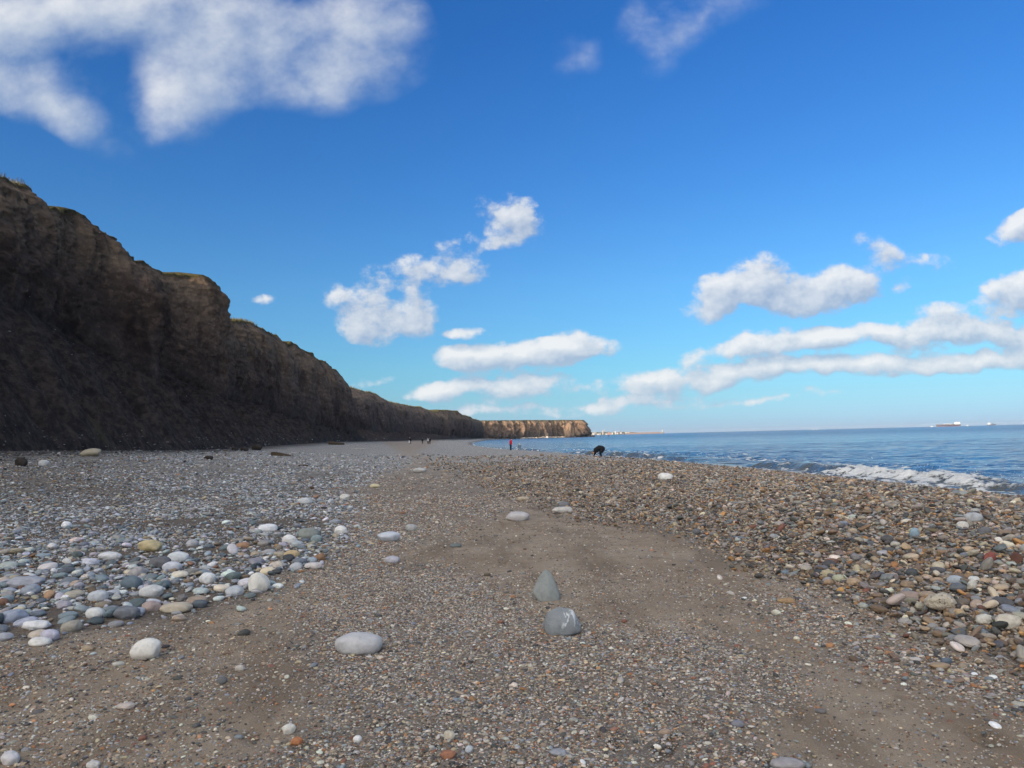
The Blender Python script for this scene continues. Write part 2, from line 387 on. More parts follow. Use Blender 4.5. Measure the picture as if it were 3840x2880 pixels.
zL, zR, zG, zM, zT = zz_
fattr(me, 'pale', zL * 1.0); fattr(me, 'bank', zR * 1.0); fattr(me, 'grit', np.clip(zG * .9 + zM * .7 + zT * .5, 0, 1))
wl = water(YY, 1); fattr(me, 'wet', sst(SEA + .55, SEA + .1, ZZ) * (XX > 0 - YY))
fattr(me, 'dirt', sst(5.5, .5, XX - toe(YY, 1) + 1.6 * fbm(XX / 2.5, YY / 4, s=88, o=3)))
M = Mat('sand_and_shingle', rough=.9, spec=.15); q = M.g; P = M.pos()
pale, bank, grit, wet = [M.attr(n) for n in ('pale', 'bank', 'grit', 'wet')]
n1 = q.noise(P, .9, 5, .6); n2 = q.noise(P, 5.0, 4, .6); n3 = q.noise(P, 330, 2, .6)
sand = q.mix(q.rng(n1, .3, .7), (.33, .252, .175), (.45, .36, .262))
stk = q.noise(q.vec('MULTIPLY', P, (1.5, .35, 1)), 1.0, 5, .62)
sand = q.mix(q.rng(stk, .45, .66, 0, .75), sand, (.21, .155, .105))
sand = q.mix(q.math('MULTIPLY', q.rng(n2, .52, .72), .5), sand, (.17, .12, .078))
def stones(scale, warm):
    c = q.sep(q.voro(P, scale))
    st = [(0, (.06, .06, .065)), (.18, (.16, .15, .14)), (.35, (.30, .27, .23)), (.5, (.36, .26, .17) if warm else (.38, .38, .37)), (.62, (.24, .25, .26)), (.75, (.52, .47, .39)), (.9, (.40, .24, .12) if warm else (.55, .54, .52)), (1, (.68, .65, .6))]
    r = q.ramp(c[0], st); e = q.voro(P, scale, 'DISTANCE_TO_EDGE', 'Distance'); return r, e
gA, eA = stones(130, True); gB, eB = stones(42, True); gC, eC = stones(14, False)
speck = q.rng(q.voro(P, 75, 'F1', 'Distance'), .30, .14)
sand = q.mix(q.math('MULTIPLY', speck, q.rng(n2, .3, .6, .25, .9)), sand, gA)
sand = q.mix(q.rng(n3, .40, .62, 0, .85), sand, q.mix(.5, sand, (.04, .034, .028)))
far = q.rng(q.sep(P)[1], 10, 26)
c = q.mix(q.math('MULTIPLY', grit, .85), sand, q.mix(far, gA, gB))
c = q.mix(q.math('MULTIPLY', q.math('MAXIMUM', pale, bank), .9), c, q.mix(far, gB, gC))
under = q.mix(n2, (.075, .060, .046), (.14, .112, .085))  # brown soil between the stones, darkened to make up for weak contact shadows
c = q.mix(q.math('MULTIPLY', q.math('MAXIMUM', q.math('MAXIMUM', pale, bank), q.math('MULTIPLY', grit, .7)), q.rng(q.sep(P)[1], 60, 14, .15, .8)), c, under)
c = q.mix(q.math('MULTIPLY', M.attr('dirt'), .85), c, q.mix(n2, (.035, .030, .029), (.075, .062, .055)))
c = q.mix(q.math('MULTIPLY', wet, .6), c, q.mix(1.0, c, (.35, .35, .36), 'MULTIPLY'))
M.col(c)
h = q.math('ADD', q.math('MULTIPLY', n3, .35), q.math('ADD', q.math('MULTIPLY', eA, .8), q.math('MULTIPLY', q.math('MULTIPLY', eB, q.math('ADD', bank, pale)), 1.2)))
M.bump(q.math('ADD', h, q.math('MULTIPLY', n2, .6)), .8, .012)
beach = link('beach', me, M.m); tag(beach, 'coarse brown sand of the beach between cliff and sea', kind='structure')

# ------------------------------------------------------------------ cliff
# Y, top edge X, top Z, face foot X, height where the scree meets the face
CL = [(-160, -40, 22.5, -36.5, 9), (0, -39, 22.5, -36.2, 9), (30, -38.6, 22, -36.2, 12), (44, -38.4, 21.8, -36.0, 12), (52, -38.3, 21.3, -35.6, 11.8), (57.4, -38.1, 21.5, -35.9, 11.2), (58.2, -38.5, 20.5, -36.6, 11), (60.5, -38, 20.9, -37.8, 10.8), (63.5, -38.2, 21.7, -37.8, 10.4), (65, -38.4, 22.0, -36.6, 10), (68.4, -38.8, 21.8, -32.9, 7.6), (69.6, -39.2, 21.8, -33.0, 7.4), (71.2, -39.7, 22, -37.5, 9), (73.7, -40.2, 22.3, -40.0, 10.5), (80, -42.2, 22.2, -42.0, 11.5), (84, -42.6, 22.1, -42.0, 11.5),
      (87.0, -41.6, 21.7, -40.4, 10.0), (90.2, -38.0, 21.9, -36.9, 7.6), (91.6, -37.2, 21.5, -35.9, 6.6), (92.7, -37.0, 20.9, -35.4, 6.0), (93.2, -40.5, 20.4, -36, 6.3), (95, -43.5, 20.6, -39.5, 7), (100, -45.2, 20.9, -42.5, 7.6), (106, -45.6, 21, -43.2, 8), (117, -45.4, 21.3, -43.6, 8), (124, -44.8, 21.6, -42.8, 7.4), (133, -43.4, 21.2, -39.6, 5.6), (136, -44, 21.2, -39.9, 5.2), (140, -45.0, 21.4, -40.6, 5), (144, -45.8, 21.4, -43.4, 5.4),
      (152, -44.8, 21.7, -40.4, 4.6), (155, -45.4, 21.6, -40.8, 4.6), (159, -46.2, 21.6, -43.8, 5), (168, -45.4, 21.6, -40.8, 4.2), (173, -47, 21.2, -44.6, 4.4), (186, -46.4, 20.9, -42, 3.6), (197, -46.4, 20.0, -41.8, 3.0), (201, -46.6, 18.4, -42.2, 2.8), (204, -52, 18.4, -47, 3), (216, -60, 19.8, -53, 3.6), (245, -62.5, 20.6, -54, 4), (275, -62, 20.9, -52, 4.6), (300, -61, 21.2, -51.5, 4.4), (323, -60, 21, -51, 4), (360, -62, 20.6, -52, 4),
      (395, -62, 20.2, -52, 4), (435, -56, 20, -49, 3.4), (470, -54, 18.2, -47.5, 3), (500, -55, 19.6, -47.5, 3), (520, -50, 21, -45.5, 3), (560, -44.5, 21.6, -42, 2.6), (600, -45, 20.6, -42, 2.6), (653, -42.5, 20.3, -40.2, 2.4), (720, -43, 20, -39.8, 2.2), (820, -41, 20.4, -38.8, 2), (930, -44, 21, -40, 2)]
cl = tab(CL)
ysc = np.concatenate([np.linspace(-158, 22, 110), np.arange(22.2, 96, .16), np.geomspace(96, 930, 640)])
NT_, NF_, NP_ = 46, 120, 16
S_ = ysc[:, None]
Sw = S_ + .2 * pn(S_ / 2.3, 0, 0, 61)
Xp, Zp, Xb, Zb = [cl(Sw, k) for k in (1, 2, 3, 4)]
Xt, Zt = toe(S_, 1), toe(S_, 2)
Zp = Zp + .42 * fbm(S_ / 1.7, 3.3, s=21, o=4, g_=.6) + .4 * pn(S_ / 11, .7, 0, 22)
def trap(ph):
    """buttress in plan: a flank facing back along the beach, a front facing the sea, then a sharp return"""
    f = ph - np.floor(ph); return np.where(f < .42, f / .42, np.where(f < .80, 1 - .25 * (f - .42), (1 - sst(.80, 1, f)) * .9))
scs = np.clip(.4 + S_ / 190, .55, 2.8)
ws = S_ + 4 * fbm(S_ / 21, 7.7, s=40, o=2)
amp = .45 + .75 * np.abs(pn(np.floor(ws / (13 * scs)) * 1.37, .5, 0, 44)) * 1.6
E = np.where(S_ < 205, np.where(S_ < 30, 1.5, 0), 3.6 + 2.6 * sst(300, 480, S_)) * np.sqrt(scs) * (trap(ws / (13 * scs)) - .5) * amp
Xb = Xb + E; Xp = Xp + E * (.55 + .3 * sst(300, 480, S_))
Zb = np.maximum(Zb + .9 * fbm(S_ / 5.0, 1.1, s=23, o=3) - .35 * E, Zt + .8)
t1 = np.linspace(-.12, 1, NT_)[None]; t2 = np.linspace(0, 1, NF_ + 1)[None, 1:]; t3 = np.linspace(0, 1, NP_ + 1)[None, 1:]
# scree: slightly concave slope
Xs = Xt + (Xb - Xt) * t1; Zs = Zt + (Zb - Zt) * np.where(t1 > 0, np.abs(t1) ** 1.15, t1 * .8)
# face: steep, leaning back more towards the top; the near spur's crest is lower than the cliff top
Zf_ = Zb + (Zp - Zb) * t2
spur = np.where(S_ < 69, np.exp(-((S_ - 68.6) / 4.0) ** 2), 1 - sst(69.6, 71.5, S_))
lean = (1 - spur) * (.35 * t2 + .25 * t2 ** 3 + .40 * np.clip((t2 - .72) / .28, 0, 1) ** 1.3) + spur * (np.clip((t2 - .60) / .40, 0, 1) * .88 + .12 * t2)
Xf_ = Xb + (Xp - Xb) * lean
Xpl = Xp - .15 - 170 * t3 ** 2.6; Zpl = Zp + .25 * np.sin(t3 * 3) + .9 * t3
X = np.concatenate([Xs, Xf_, Xpl], 1); Z = np.concatenate([Zs, Zf_, Zpl], 1); Yg = np.repeat(S_, X.shape[1], 1)
env = np.concatenate([np.zeros((1, NT_)), np.minimum(1, t2 * 3.5) * np.minimum(1, (1 - t2) * 6 + .3), np.zeros((1, NP_))], 1)
wq = Yg + 1.6 * fbm(Yg / 9, Z / 9, s=41, o=2)
sc = np.clip(.5 + Yg / 230, .5, 2.4)
rib = ridge(wq / (4.6 * sc), Z / 26, .3, o=2, s=43)
X = X + env * 1.25 * np.sqrt(sc) * (rib - .35)
rib2 = ridge(wq / (1.7 * sc) + Z * .06, Z / 11, X / 9, o=3, s=45)
X = X + env * .42 * np.sqrt(sc) * (rib2 - .4)
crk = ridge(wq / (.75 * sc), Z / 4.5, X / 5, o=2, s=46)
X = X - env * .20 * np.sqrt(sc) * np.clip(crk - .55, 0, 2)
strat = fbm(Z / .9, Yg / 4, 0, s=47, o=3)
X = X + env * (.10 * strat + .30 * fbm(Yg / (1.6 * sc), Z / (2.4 * sc), X / 1.3, s=49, o=4, g_=.6) + .15 * (ridge(Yg / (.8 * sc), Z / (.7 * sc), X / .8, s=50, o=3) - .4))
tal = np.concatenate([np.sin(np.clip(t1, 0, 1) * np.pi) ** .5, np.zeros((1, NF_ + NP_))], 1)
gul = ridge(Yg / 3.6 + Z * .12, Z / 16, .2, o=3, s=51)
Z = Z + tal * (1.0 * (gul - .4) + .55 * fbm(Yg / 1.5 + X * .25, X / 2.6, s=53, o=4, g_=.66) + 1.1 * (ridge(Yg / 7 + X * .1, X / 11, s=54, o=2) - .3))
top = np.concatenate([np.zeros((1, NT_ + NF_)), np.minimum(1, t3 * 8)], 1)
Z = Z + top * .5 * fbm(Yg / 6, X / 6, s=55, o=3)
# overhanging turf at the rim
rim = np.concatenate([np.zeros((1, NT_)), sst(.955, 1.0, t2), np.zeros((1, NP_))], 1)
X = X + rim * (.3 + .3 * fbm(Yg / 1.6, 0, s=57, o=2)) + np.concatenate([np.zeros((1, NT_ + NF_)), np.exp(-t3 * 40)], 1) * .3
CX, CY, CZ = X.copy(), Yg.copy(), Z.copy()
me = mesh_np('cliff', np.stack([X, Yg, Z], -1).reshape(-1, 3), grid_faces(*X.shape)[:, ::-1])
hf = np.concatenate([np.clip(t1, 0, 1) * 0 - .0 + t1 * 0, t2 * np.ones((len(ysc), 1)) * 1.0, 1 + 0 * t3], 1) if False else np.concatenate([np.zeros((len(ysc), NT_)), np.repeat(t2, len(ysc), 0), np.ones((len(ysc), NP_))], 1)
fattr(me, 'up', hf); fattr(me, 'turf', np.repeat(np.concatenate([np.zeros((1, NT_)), sst(.968, .995, t2), np.ones((1, NP_))], 1), len(ysc), 0))
fattr(me, 'scree', np.repeat(1 - np.concatenate([np.zeros((1, NT_)), sst(.0, .10, t2), np.ones((1, NP_))], 1), len(ysc), 0))
def cliff_mat(name, far_):
    M = Mat(name, rough=.95, spec=.1); q = M.g; P = M.pos()
    up, turf, scree = M.attr('up'), M.attr('turf'), M.attr('scree')
    nz = q.noise(P, .16, 5, .6); nb = q.noise(P, 1.4, 6, .7); nf = q.noise(P, 9, 4, .65)
    strat = q.noise(q.vec('MULTIPLY', P, (.9, .9, .28) if not far_ else (.5, .5, .25)), 1.0, 4, .6)
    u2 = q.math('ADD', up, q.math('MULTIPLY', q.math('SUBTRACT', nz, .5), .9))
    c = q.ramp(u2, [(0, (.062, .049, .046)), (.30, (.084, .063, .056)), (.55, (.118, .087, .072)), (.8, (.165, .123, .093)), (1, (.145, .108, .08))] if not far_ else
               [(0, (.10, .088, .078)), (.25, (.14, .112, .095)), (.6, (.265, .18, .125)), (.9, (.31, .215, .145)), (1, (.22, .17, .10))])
    c = q.mix(q.rng(strat, .45, .7, 0, .35), c, q.mix(1.0, c, (.6, .6, .62), 'MULTIPLY'))
    c = q.mix(q.rng(nb, .46, .66, 0, .9), c, q.mix(1.0, c, (1.75, 1.65, 1.5), 'MULTIPLY'))
    c = q.mix(q.rng(q.noise(q.vec('MULTIPLY', P, (1, 1, .35)), .45, 4, .6), .5, .62, 0, .8), c, q.mix(1.0, c, (.5, .5, .54), 'MULTIPLY'))
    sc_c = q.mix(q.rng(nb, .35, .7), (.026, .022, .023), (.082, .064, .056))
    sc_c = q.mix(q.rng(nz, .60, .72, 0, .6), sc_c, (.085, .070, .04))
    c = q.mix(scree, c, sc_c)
    c = q.mix(q.math('MULTIPLY', q.rng(nf, .55, .75), .2), c, q.mix(1.0, c, (.5, .5, .5), 'MULTIPLY'))
    st = q.math('MULTIPLY', q.rng(q.voro(P, 1.7, 'F1', 'Distance'), .10, .05), q.rng(q.noise(P, .6, 2), .5, .62))
    c = q.mix(q.math('MULTIPLY', st, q.math('SUBTRACT', 1, turf)), c, (.30, .28, .26))
    gr = q.mix(q.rng(nb, .35, .65), (.055, .052, .022), (.12, .10, .045))
    c = q.mix(turf, c, gr)
    M.col(c)
    vo = q.voro(q.vec('MULTIPLY', P, (1.6, 1.6, 1.0)), 1.3, 'F1', 'Distance')
    fine = q.noise(P, 4.0, 6, .75)
    M.bump(q.math('ADD', q.math('MULTIPLY', nb, .8), q.math('ADD', q.math('MULTIPLY', fine, .8), q.math('MULTIPLY', vo, .45))), 1.0, .36 if not far_ else 1.2)
    return M.m
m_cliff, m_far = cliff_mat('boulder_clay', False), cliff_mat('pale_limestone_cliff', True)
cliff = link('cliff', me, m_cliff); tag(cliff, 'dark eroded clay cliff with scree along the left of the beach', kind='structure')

# headland across the bay: its face looks back along the beach
A, B = np.array([-46.0, 905]), np.array([88.0, 1024])
path = [A + (B - A) * t for t in np.linspace(0, 1, 300)]
ext = [B + np.array([9 * math.sin(a), 14 * (1 - math.cos(a))]) * 1.0 for a in np.linspace(.05, math.pi * .75, 40)]
pts = np.array(path + ext); ext2 = pts[-1] + np.outer(np.linspace(.05, 1, 10), np.array([-40, 90])); pts = np.vstack([pts, ext2])
tg = np.gradient(pts, axis=0); tg /= np.linalg.norm(tg, axis=1)[:, None]
nrm = np.stack([tg[:, 1], -tg[:, 0]], -1)
sarc = np.concatenate([[0], np.cumsum(np.linalg.norm(np.diff(pts, axis=0), axis=1))])[:, None]
NV = 110; tv = np.linspace(0, 1, NV)[None]
ztop = 22.0 + .4 * fbm(sarc / 9, 1.3, s=5, o=3) - 3.2 * sst(196, 212, sarc)
zz = -1.6 + (ztop + 1.6) * tv
outw = 5.5 * (1 - tv) ** 1.5 + 3.2 * np.exp(-tv * 14)
e2 = np.minimum(1, tv * 5 + .2) * np.minimum(1, (1 - tv) * 4 + .25)
sw = sarc + 5 * fbm(sarc / 22, zz / 20, s=71, o=2)
outw = outw + e2 * (9.0 * (.6 + .7 * pn(sarc / 31, .4, 0, 70)) * (ridge(sw / 24, zz / 60, .1, o=2, s=73) - .35) + 3.0 * (ridge(sw / 8, zz / 22, .4, o=3, s=75) - .4) + .9 * fbm(sarc / 2.6, zz / 2.6, s=77, o=4))
hx = pts[:, :1] + nrm[:, :1] * outw; hy = pts[:, 1:] + nrm[:, 1:] * outw
t3 = np.linspace(0, 1, 11)[None, 1:]
hx = np.concatenate([hx, hx[:, -1:] - nrm[:, :1] * 90 * t3 ** 2], 1); hy = np.concatenate([hy, hy[:, -1:] - nrm[:, 1:] * 90 * t3 ** 2], 1); zz = np.concatenate([zz, ztop + .1 + .6 * t3], 1)
me = mesh_np('headland', np.stack([hx, hy, zz], -1).reshape(-1, 3), grid_faces(*hx.shape))
n_ = len(pts)
fattr(me, 'up', np.repeat(np.concatenate([tv, 1 + 0 * t3], 1), n_, 0)); fattr(me, 'turf', np.repeat(np.concatenate([sst(.965, .99, tv), 1 + 0 * t3], 1), n_, 0)); fattr(me, 'scree', np.zeros(hx.size))
headland = link('headland', me, m_far); tag(headland, 'pale flat-topped headland across the bay, partly lit by the sun', kind='structure')

# ------------------------------------------------------------------ sea
seaw = tab([(-160, 21), (0, 20), (30, 19), (50, 17.6), (72, 15.2), (90, 12), (110, 7.5), (140, .8), (200, -7), (260, -14), (400, -22), (650, -25), (880, -28), (950, 8), (1000, 60), (1040, 116), (1100, 124), (40000, 3800)])
yv = np.concatenate([np.linspace(-150, 14, 60), np.arange(14.2, 60, .15), np.geomspace(60.2, 150, 300), np.geomspace(151, 9000, 260)])
uv_ = np.concatenate([np.linspace(-7, 6, 110), 6 + np.geomspace(.14, 4000, 240)])
YS = np.repeat(yv[:, None], len(uv_), 1)
US = np.repeat(uv_[None], len(yv), 0)
wig = .7 * fbm(yv / 7.0, 2.2, s=81, o=3)[:, None] * (1 - sst(150, 400, YS))
XS = seaw(YS, 1) + US * np.clip(YS / 400, 1, 3)
fade = 1 - sst(120, 420, np.hypot(XS, YS))
zs_ = .075 * fbm(XS / 4.2, YS / 2.6, s=83, o=3) + .045 * ridge(XS / 2.3 + .3 * fbm(XS / 5, YS / 5, s=5, o=1), YS / 1.1, s=85, o=2) + .03 * pn(XS / .9, YS / .5, 0, 87)
zs_ = zs_ * fade * sst(-2.0, 5, US)
foam = np.zeros_like(YS)
def breaker(y0, y1, u0, A, slant=0.0, brk=None, seed=0, back=2.4, front=.75):
    """one shoreward wave: long back, steep face, broken white water past brk"""
    global zs_, foam
    c = u0 + slant * (YS - y0) + wig + .35 * pn(YS / 3, seed, 0, seed)
    env_ = sst(y0, y0 + .28 * (y1 - y0), YS) * (1 - sst(y1 - .22 * (y1 - y0), y1, YS))
    d = US - c
    prof = np.where(d > 0, np.exp(-(d / back) ** 2), np.exp(-np.abs(d / front) ** 2.4))
    b = np.zeros_like(YS) if brk is None else (1 - sst(brk - 2.0, brk + 3.5, YS))
    lump = np.clip(.45 + .75 * fbm(YS / .95, US / .8, s=91 + seed, o=5, g_=.62), 0, 1.6)
    zs_ = zs_ + A * env_ * prof * (1 - .30 * b) + env_ * b * np.exp(-((d + .6) / 1.1) ** 2) * A * .6 * lump
    streak = np.clip(.1 + 1.5 * fbm(YS / .42 + d * .5, d / 1.2, s=95 + seed, o=3), 0, 1)
    foam = np.maximum(foam, env_ * b * np.exp(-((d + .5) / 1.05) ** 4) * np.clip(.30 + lump * .75, 0, 1))
    foam = np.maximum(foam, env_ * (1 - b) * np.exp(-((d + .15) / .42) ** 2) * streak * .62)
    foam = np.maximum(foam, env_ * np.exp(-((d + 2.0) / 1.3) ** 2) * np.clip(.2 + 1.2 * fbm(YS / .9, US / .5, s=97 + seed, o=3), 0, 1))
breaker(25.5, 62, 2.0, .47, .015, 46, 1)
breaker(66, 118, 2.4, .5, 0, None, 2)
breaker(120, 190, 2.2, .5, 0, None, 3)
breaker(-20, 27, 3.5, .5, 0, 12, 4)
breaker(30, 90, 8.5, .22, .02, None, 5, 3.2, 1.8)
breaker(60, 160, 13, .2, -.02, None, 6, 3.5, 2.2)
edge = np.exp(-((US - wig * .6 - .2) / .8) ** 2) * np.clip(.35 + 1.1 * fbm(YS / 1.1, US / .4, s=99, o=3), 0, 1)
wash = np.exp(-((US - 1.2) / 1.6) ** 2) * np.clip(.05 + 1.1 * fbm(YS / 2.2, US / .5, s=101, o=3), 0, 1)
foam = np.maximum(foam, np.maximum(edge, wash) * (1 - sst(300, 700, YS)))
me = mesh_np('sea', np.stack([XS, YS, SEA + zs_], -1).reshape(-1, 3), grid_faces(*XS.shape))
fattr(me, 'foam', foam); fattr(me, 'shallow', sst(10, -1, US) * (1 - sst(200, 500, YS)))
M = Mat('sea_water', rough=.06, spec=.5); q = M.g; P = M.pos()
fo, sh = M.attr('foam'), M.attr('shallow')
M.b.inputs['IOR'].default_value = 1.33
Px, Py, Pz = q.sep(P)
deep = q.mix(q.noise(q.vec('MULTIPLY', P, (.003, .012, 0)), 1, 3), (.014, .065, .135), (.026, .095, .175))
wcol = q.mix(sh, deep, (.085, .085, .060))
fn = q.noise(P, 4.5, 5, .7)
fm = q.rng(q.math('ADD', q.math('MULTIPLY', fo, 1.25), q.math('MULTIPLY', q.math('SUBTRACT', fn, .5), 1.1)), .42, .68)
M.col(q.mix(fm, wcol, q.mix(q.noise(P, 9, 4, .65), (.56, .56, .54), (.82, .82, .80))))
dist = q.vec('LENGTH', P)
q.put(M.b.inputs['Roughness'], q.math('MAXIMUM', q.math('MULTIPLY', fm, .9), q.rng(dist, 30, 600, .08, .24)))
h1 = q.noise(q.vec('MULTIPLY', P, (.55, 1.5, 1)), 1.0, 4, .6)
h2 = q.noise(q.vec('MULTIPLY', P, (.06, .16, 0)), 1.0, 4, .65)
h3 = q.noise(q.vec('MULTIPLY', P, (.012, .03, 0)), 1.0, 4, .65)
b1 = M.bump(q.math('ADD', h1, q.math('MULTIPLY', fn, q.math('MULTIPLY', fm, .8))), .9, .22)
b2 = M.bump(h2, .8, 1.3, b1)
b3 = M.bump(h3, .7, 4.5, b2)
sea = link('sea', me, M.m); tag(sea, 'blue rippled sea with small waves breaking on the shingle', kind='structure')

# spray thrown up by the breaking wave
y_ = rs.uniform(27, 43, 700); u_ = 2.2 + .015 * (y_ - 25) - np.abs(rs.randn(700)) * .8
SP = np.stack([seaw(y_, 1) + u_, y_, SEA + .25 + np.abs(rs.randn(700)) * .24 + .2 * sst(26, 34, y_) * sst(45, 38, y_)], -1)

# ------------------------------------------------------------------ stones
def stone_mesh(name, seed, ax=(1, .8, .5), rough=.10, sub=3, angular=0.0, point=0.0):
    bm = bmesh.new(); bmesh.ops.create_icosphere(bm, subdivisions=sub, radius=.5)
    V = np.array([v.co[:] for v in bm.verts]); N = V / np.linalg.norm(V, axis=1)[:, None]
    r = 1 + rough * 1.6 * fbm(N[:, 0] * 1.1 + seed * 3.1, N[:, 1] * 1.1, N[:, 2] * 1.1, s=seed, o=2) + rough * .35 * fbm(N[:, 0] * 4, N[:, 1] * 4, N[:, 2] * 4, s=seed + 5, o=2)
    if angular:
        R_ = np.random.RandomState(seed); K = R_.randn(14, 3); K /= np.linalg.norm(K, axis=1)[:, None]
        off = R_.uniform(.66, .95, 14); dd = N @ K.T
        cut = np.min(np.where(dd > .05, off[None] / np.maximum(dd, .05), 9), 1)
        r = r * (1 - angular) + np.minimum(cut, 1.15) * angular + .02 * fbm(N[:, 0] * 6, N[:, 1] * 6, N[:, 2] * 6, s=seed, o=3)
    V = N * .5 * r[:, None]
    # blunt, slightly squared pebble section
    V = np.sign(V) * np.abs(V * 2) ** .92 / 2
    V = V * np.array(ax)
    if point: V[:, :2] *= np.clip(1.15 - point * (V[:, 2:] / ax[2] + .5), .12, 2)
    for v, c in zip(bm.verts, V): v.co = c
    for f in bm.faces: f.smooth = True
    me = bpy.data.meshes.new(name); bm.to_mesh(me); bm.free(); return me
def stone_mat(name, src, kind):
    M = Mat(name, rough=.72, spec=.28); q = M.g
    if kind == 'OBJ': base = q.n('ShaderNodeObjectInfo').outputs['Color']
    else: base = M.attr(src, 'INSTANCER', 'Color')
    tc = q.n('ShaderNodeTexCoord').outputs['Object']; rnd = q.n('ShaderNodeObjectInfo').outputs['Random']
    sh = q.vec('ADD', tc, q.comb(q.math('MULTIPLY', rnd, 37), q.math('MULTIPLY', rnd, 11), 0))
    n = q.noise(sh, 3.2, 5, .65); f = q.noise(sh, 26, 3, .7)
    c = q.mix(1.0, base, q.ramp(n, [(.25, (.68, .67, .66)), (.5, (1, 1, 1)), (.78, (1.22, 1.2, 1.16))]), 'MULTIPLY')
    c = q.mix(q.rng(f, .55, .8, 0, .35), c, q.mix(1.0, c, (.55, .53, .5), 'MULTIPLY'))
    M.col(c); M.bump(q.math('ADD', q.math('MULTIPLY', f, .4), n), .35, .03)
    return M.m
m_inst, m_obj = stone_mat('shingle_stone', 'pcol', 'INST'), stone_mat('beach_cobble', None, 'OBJ')

PAL_L = np.array([(.50, .51, .52), (.66, .66, .64), (.40, .42, .44), (.27, .31, .34), (.16, .19, .21), (.42, .35, .26), (.28, .16, .10), (.44, .42, .45), (.34, .33, .31), (.52, .47, .38)])
WT_L = np.array([.15, .07, .14, .15, .14, .08, .04, .08, .11, .05])
PAL_R = np.array([(.30, .22, .15), (.43, .34, .24), (.44, .25, .11), (.60, .54, .44), (.33, .33, .32), (.11, .115, .12), (.24, .28, .31), (.21, .11, .085), (.44, .42, .39), (.20, .16, .13), (.55, .42, .26)])
WT_R = np.array([.14, .11, .035, .07, .14, .17, .11, .012, .13, .13, .02])
PAL_G = np.array([(.36, .28, .20), (.50, .40, .28), (.44, .23, .11), (.66, .60, .5), (.38, .36, .33), (.11, .105, .10), (.26, .28, .30), (.30, .15, .10), (.54, .49, .42), (.24, .18, .13)])
WT_G = np.array([.15, .12, .05, .08, .13, .18, .10, .05, .08, .12])
def paint(n, P_, W_):
    c = P_[rs.choice(len(P_), n, p=W_ / W_.sum())]
    return np.clip(c * np.exp(rs.randn(n, 1) * .26 - .10) * np.exp(rs.randn(n, 3) * .035), .02, .82)

# size classes of loose stone (metres) and how much of the ground each covers in each kind of ground
CLS = [.0095, .015, .024, .038, .062, .10, .16]
COV = dict(L=[0, .10, .18, .20, .19, .13, .0], R=[0, .12, .32, .42, .34, .11, .0], G=[.40, .42, .15, .014, 0, 0, 0], M=[.20, .30, .22, .06, .012, .003, 0], T=[.2, .26, .2, .10, .03, 0, 0], S=[.11, .035, .010, .004, .0012, 0, 0])
VIS = tab([(2, 1.5), (7, 1.25), (20, 1.35), (60, 1.6), (120, 1.7)])
pts_, siz_, col_, big_ = [], [], [], []
edges = np.geomspace(2.3, 120, 46)
for y0, y1 in zip(edges[:-1], edges[1:]):
    ym = (y0 + y1) / 2; smin = VIS(ym, 1) * ym / 746
    xa = max(-.76 * ym - 2.0, float(toe(ym, 1)) + .2); xb = min(.90 * ym + 3.0, max(float(crest(ym, 1)) + 5.0, float(water(ym, 1)) + .5))
    area = (xb - xa) * (y1 - y0)
    for k, s_ in enumerate(CLS):
        seff = s_
        if s_ < smin:
            if k + 1 < len(CLS) and CLS[k + 1] < smin or s_ < smin / 2.2: continue
            seff = smin
        n = int(area * .62 / (.7 * seff * seff))
        if n < 1: continue
        x = rs.uniform(xa, xb, n); y = rs.uniform(y0, y1, n)
        px, py, L, R, G, Mz, T = zones_at(x + rs.randn(n) * .06 * ym ** .5, y + rs.randn(n) * .08 * ym ** .7)
        fr_ = .45 + 1.0 * sst(1800, 2300, py)                              # the largest cobbles lie at the near edge of the spread
        cov = np.full(n, COV['S'][k])
        left_ = sst(1500, 300, px) * sst(2330, 2480, py)                    # pebbly sand at the lower left
        cov = np.where(left_ > 0, np.maximum(cov, left_ * [.16, .20, .085, .02, .004, 0, 0][k]), cov)
        cov = np.where(Mz, COV['M'][k], cov); cov = np.where(T, COV['T'][k], cov); cov = np.where(G, COV['G'][k], cov)
        cov = np.where(R, COV['R'][k] * (np.where(s_ > .05, .35 + .9 * sst(2300, 3500, px), 1.1)), cov)
        cl2 = np.clip(.62 + 1.0 * fbm(x / 1.9, y / 2.6, s=140, o=3), .12, 1.25)
        cov = np.where(L, cl2 * COV['L'][k] * 1.1 * (fr_ if s_ > .05 else 1.1 - .25 * fr_), cov)
        cl_ = .7 + .6 * fbm(x / .8, y / .8, s=120 + k, o=2)
        keep = rs.rand(n) < np.clip(cov * cl_, 0, .62) / .62
        if k == 6: keep &= (ym > 45)
        x, y, L, R, G, px_k = x[keep], y[keep], L[keep], R[keep], G[keep], px[keep]
        m_ = len(x)
        if not m_: continue
        s3 = seff * np.exp(rs.randn(m_) * .22)
        c = paint(m_, PAL_G, WT_G)
        br = (np.maximum(.45 if k <= 2 else .12, sst(900, 100, px_k) * .8 * sst(2000, 1800, py[keep])) > rs.rand(m_))[:, None]
        c = np.where(L[:, None], np.where(br, paint(m_, PAL_R, WT_R) * .8, paint(m_, PAL_L, WT_L)), c); c = np.where(R[:, None], paint(m_, PAL_R, WT_R) * np.array([.92, .84, .76]), c)
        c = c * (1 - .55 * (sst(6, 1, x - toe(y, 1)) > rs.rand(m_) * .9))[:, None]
        pts_.append(np.stack([x, y], -1)); siz_.append(s3); col_.append(c); big_.append(L * 1 + R * 2 + (~L & ~R) * 0)
PT, SZ, CO, ZN = np.concatenate(pts_), np.concatenate(siz_), np.concatenate(col_), np.concatenate(big_)


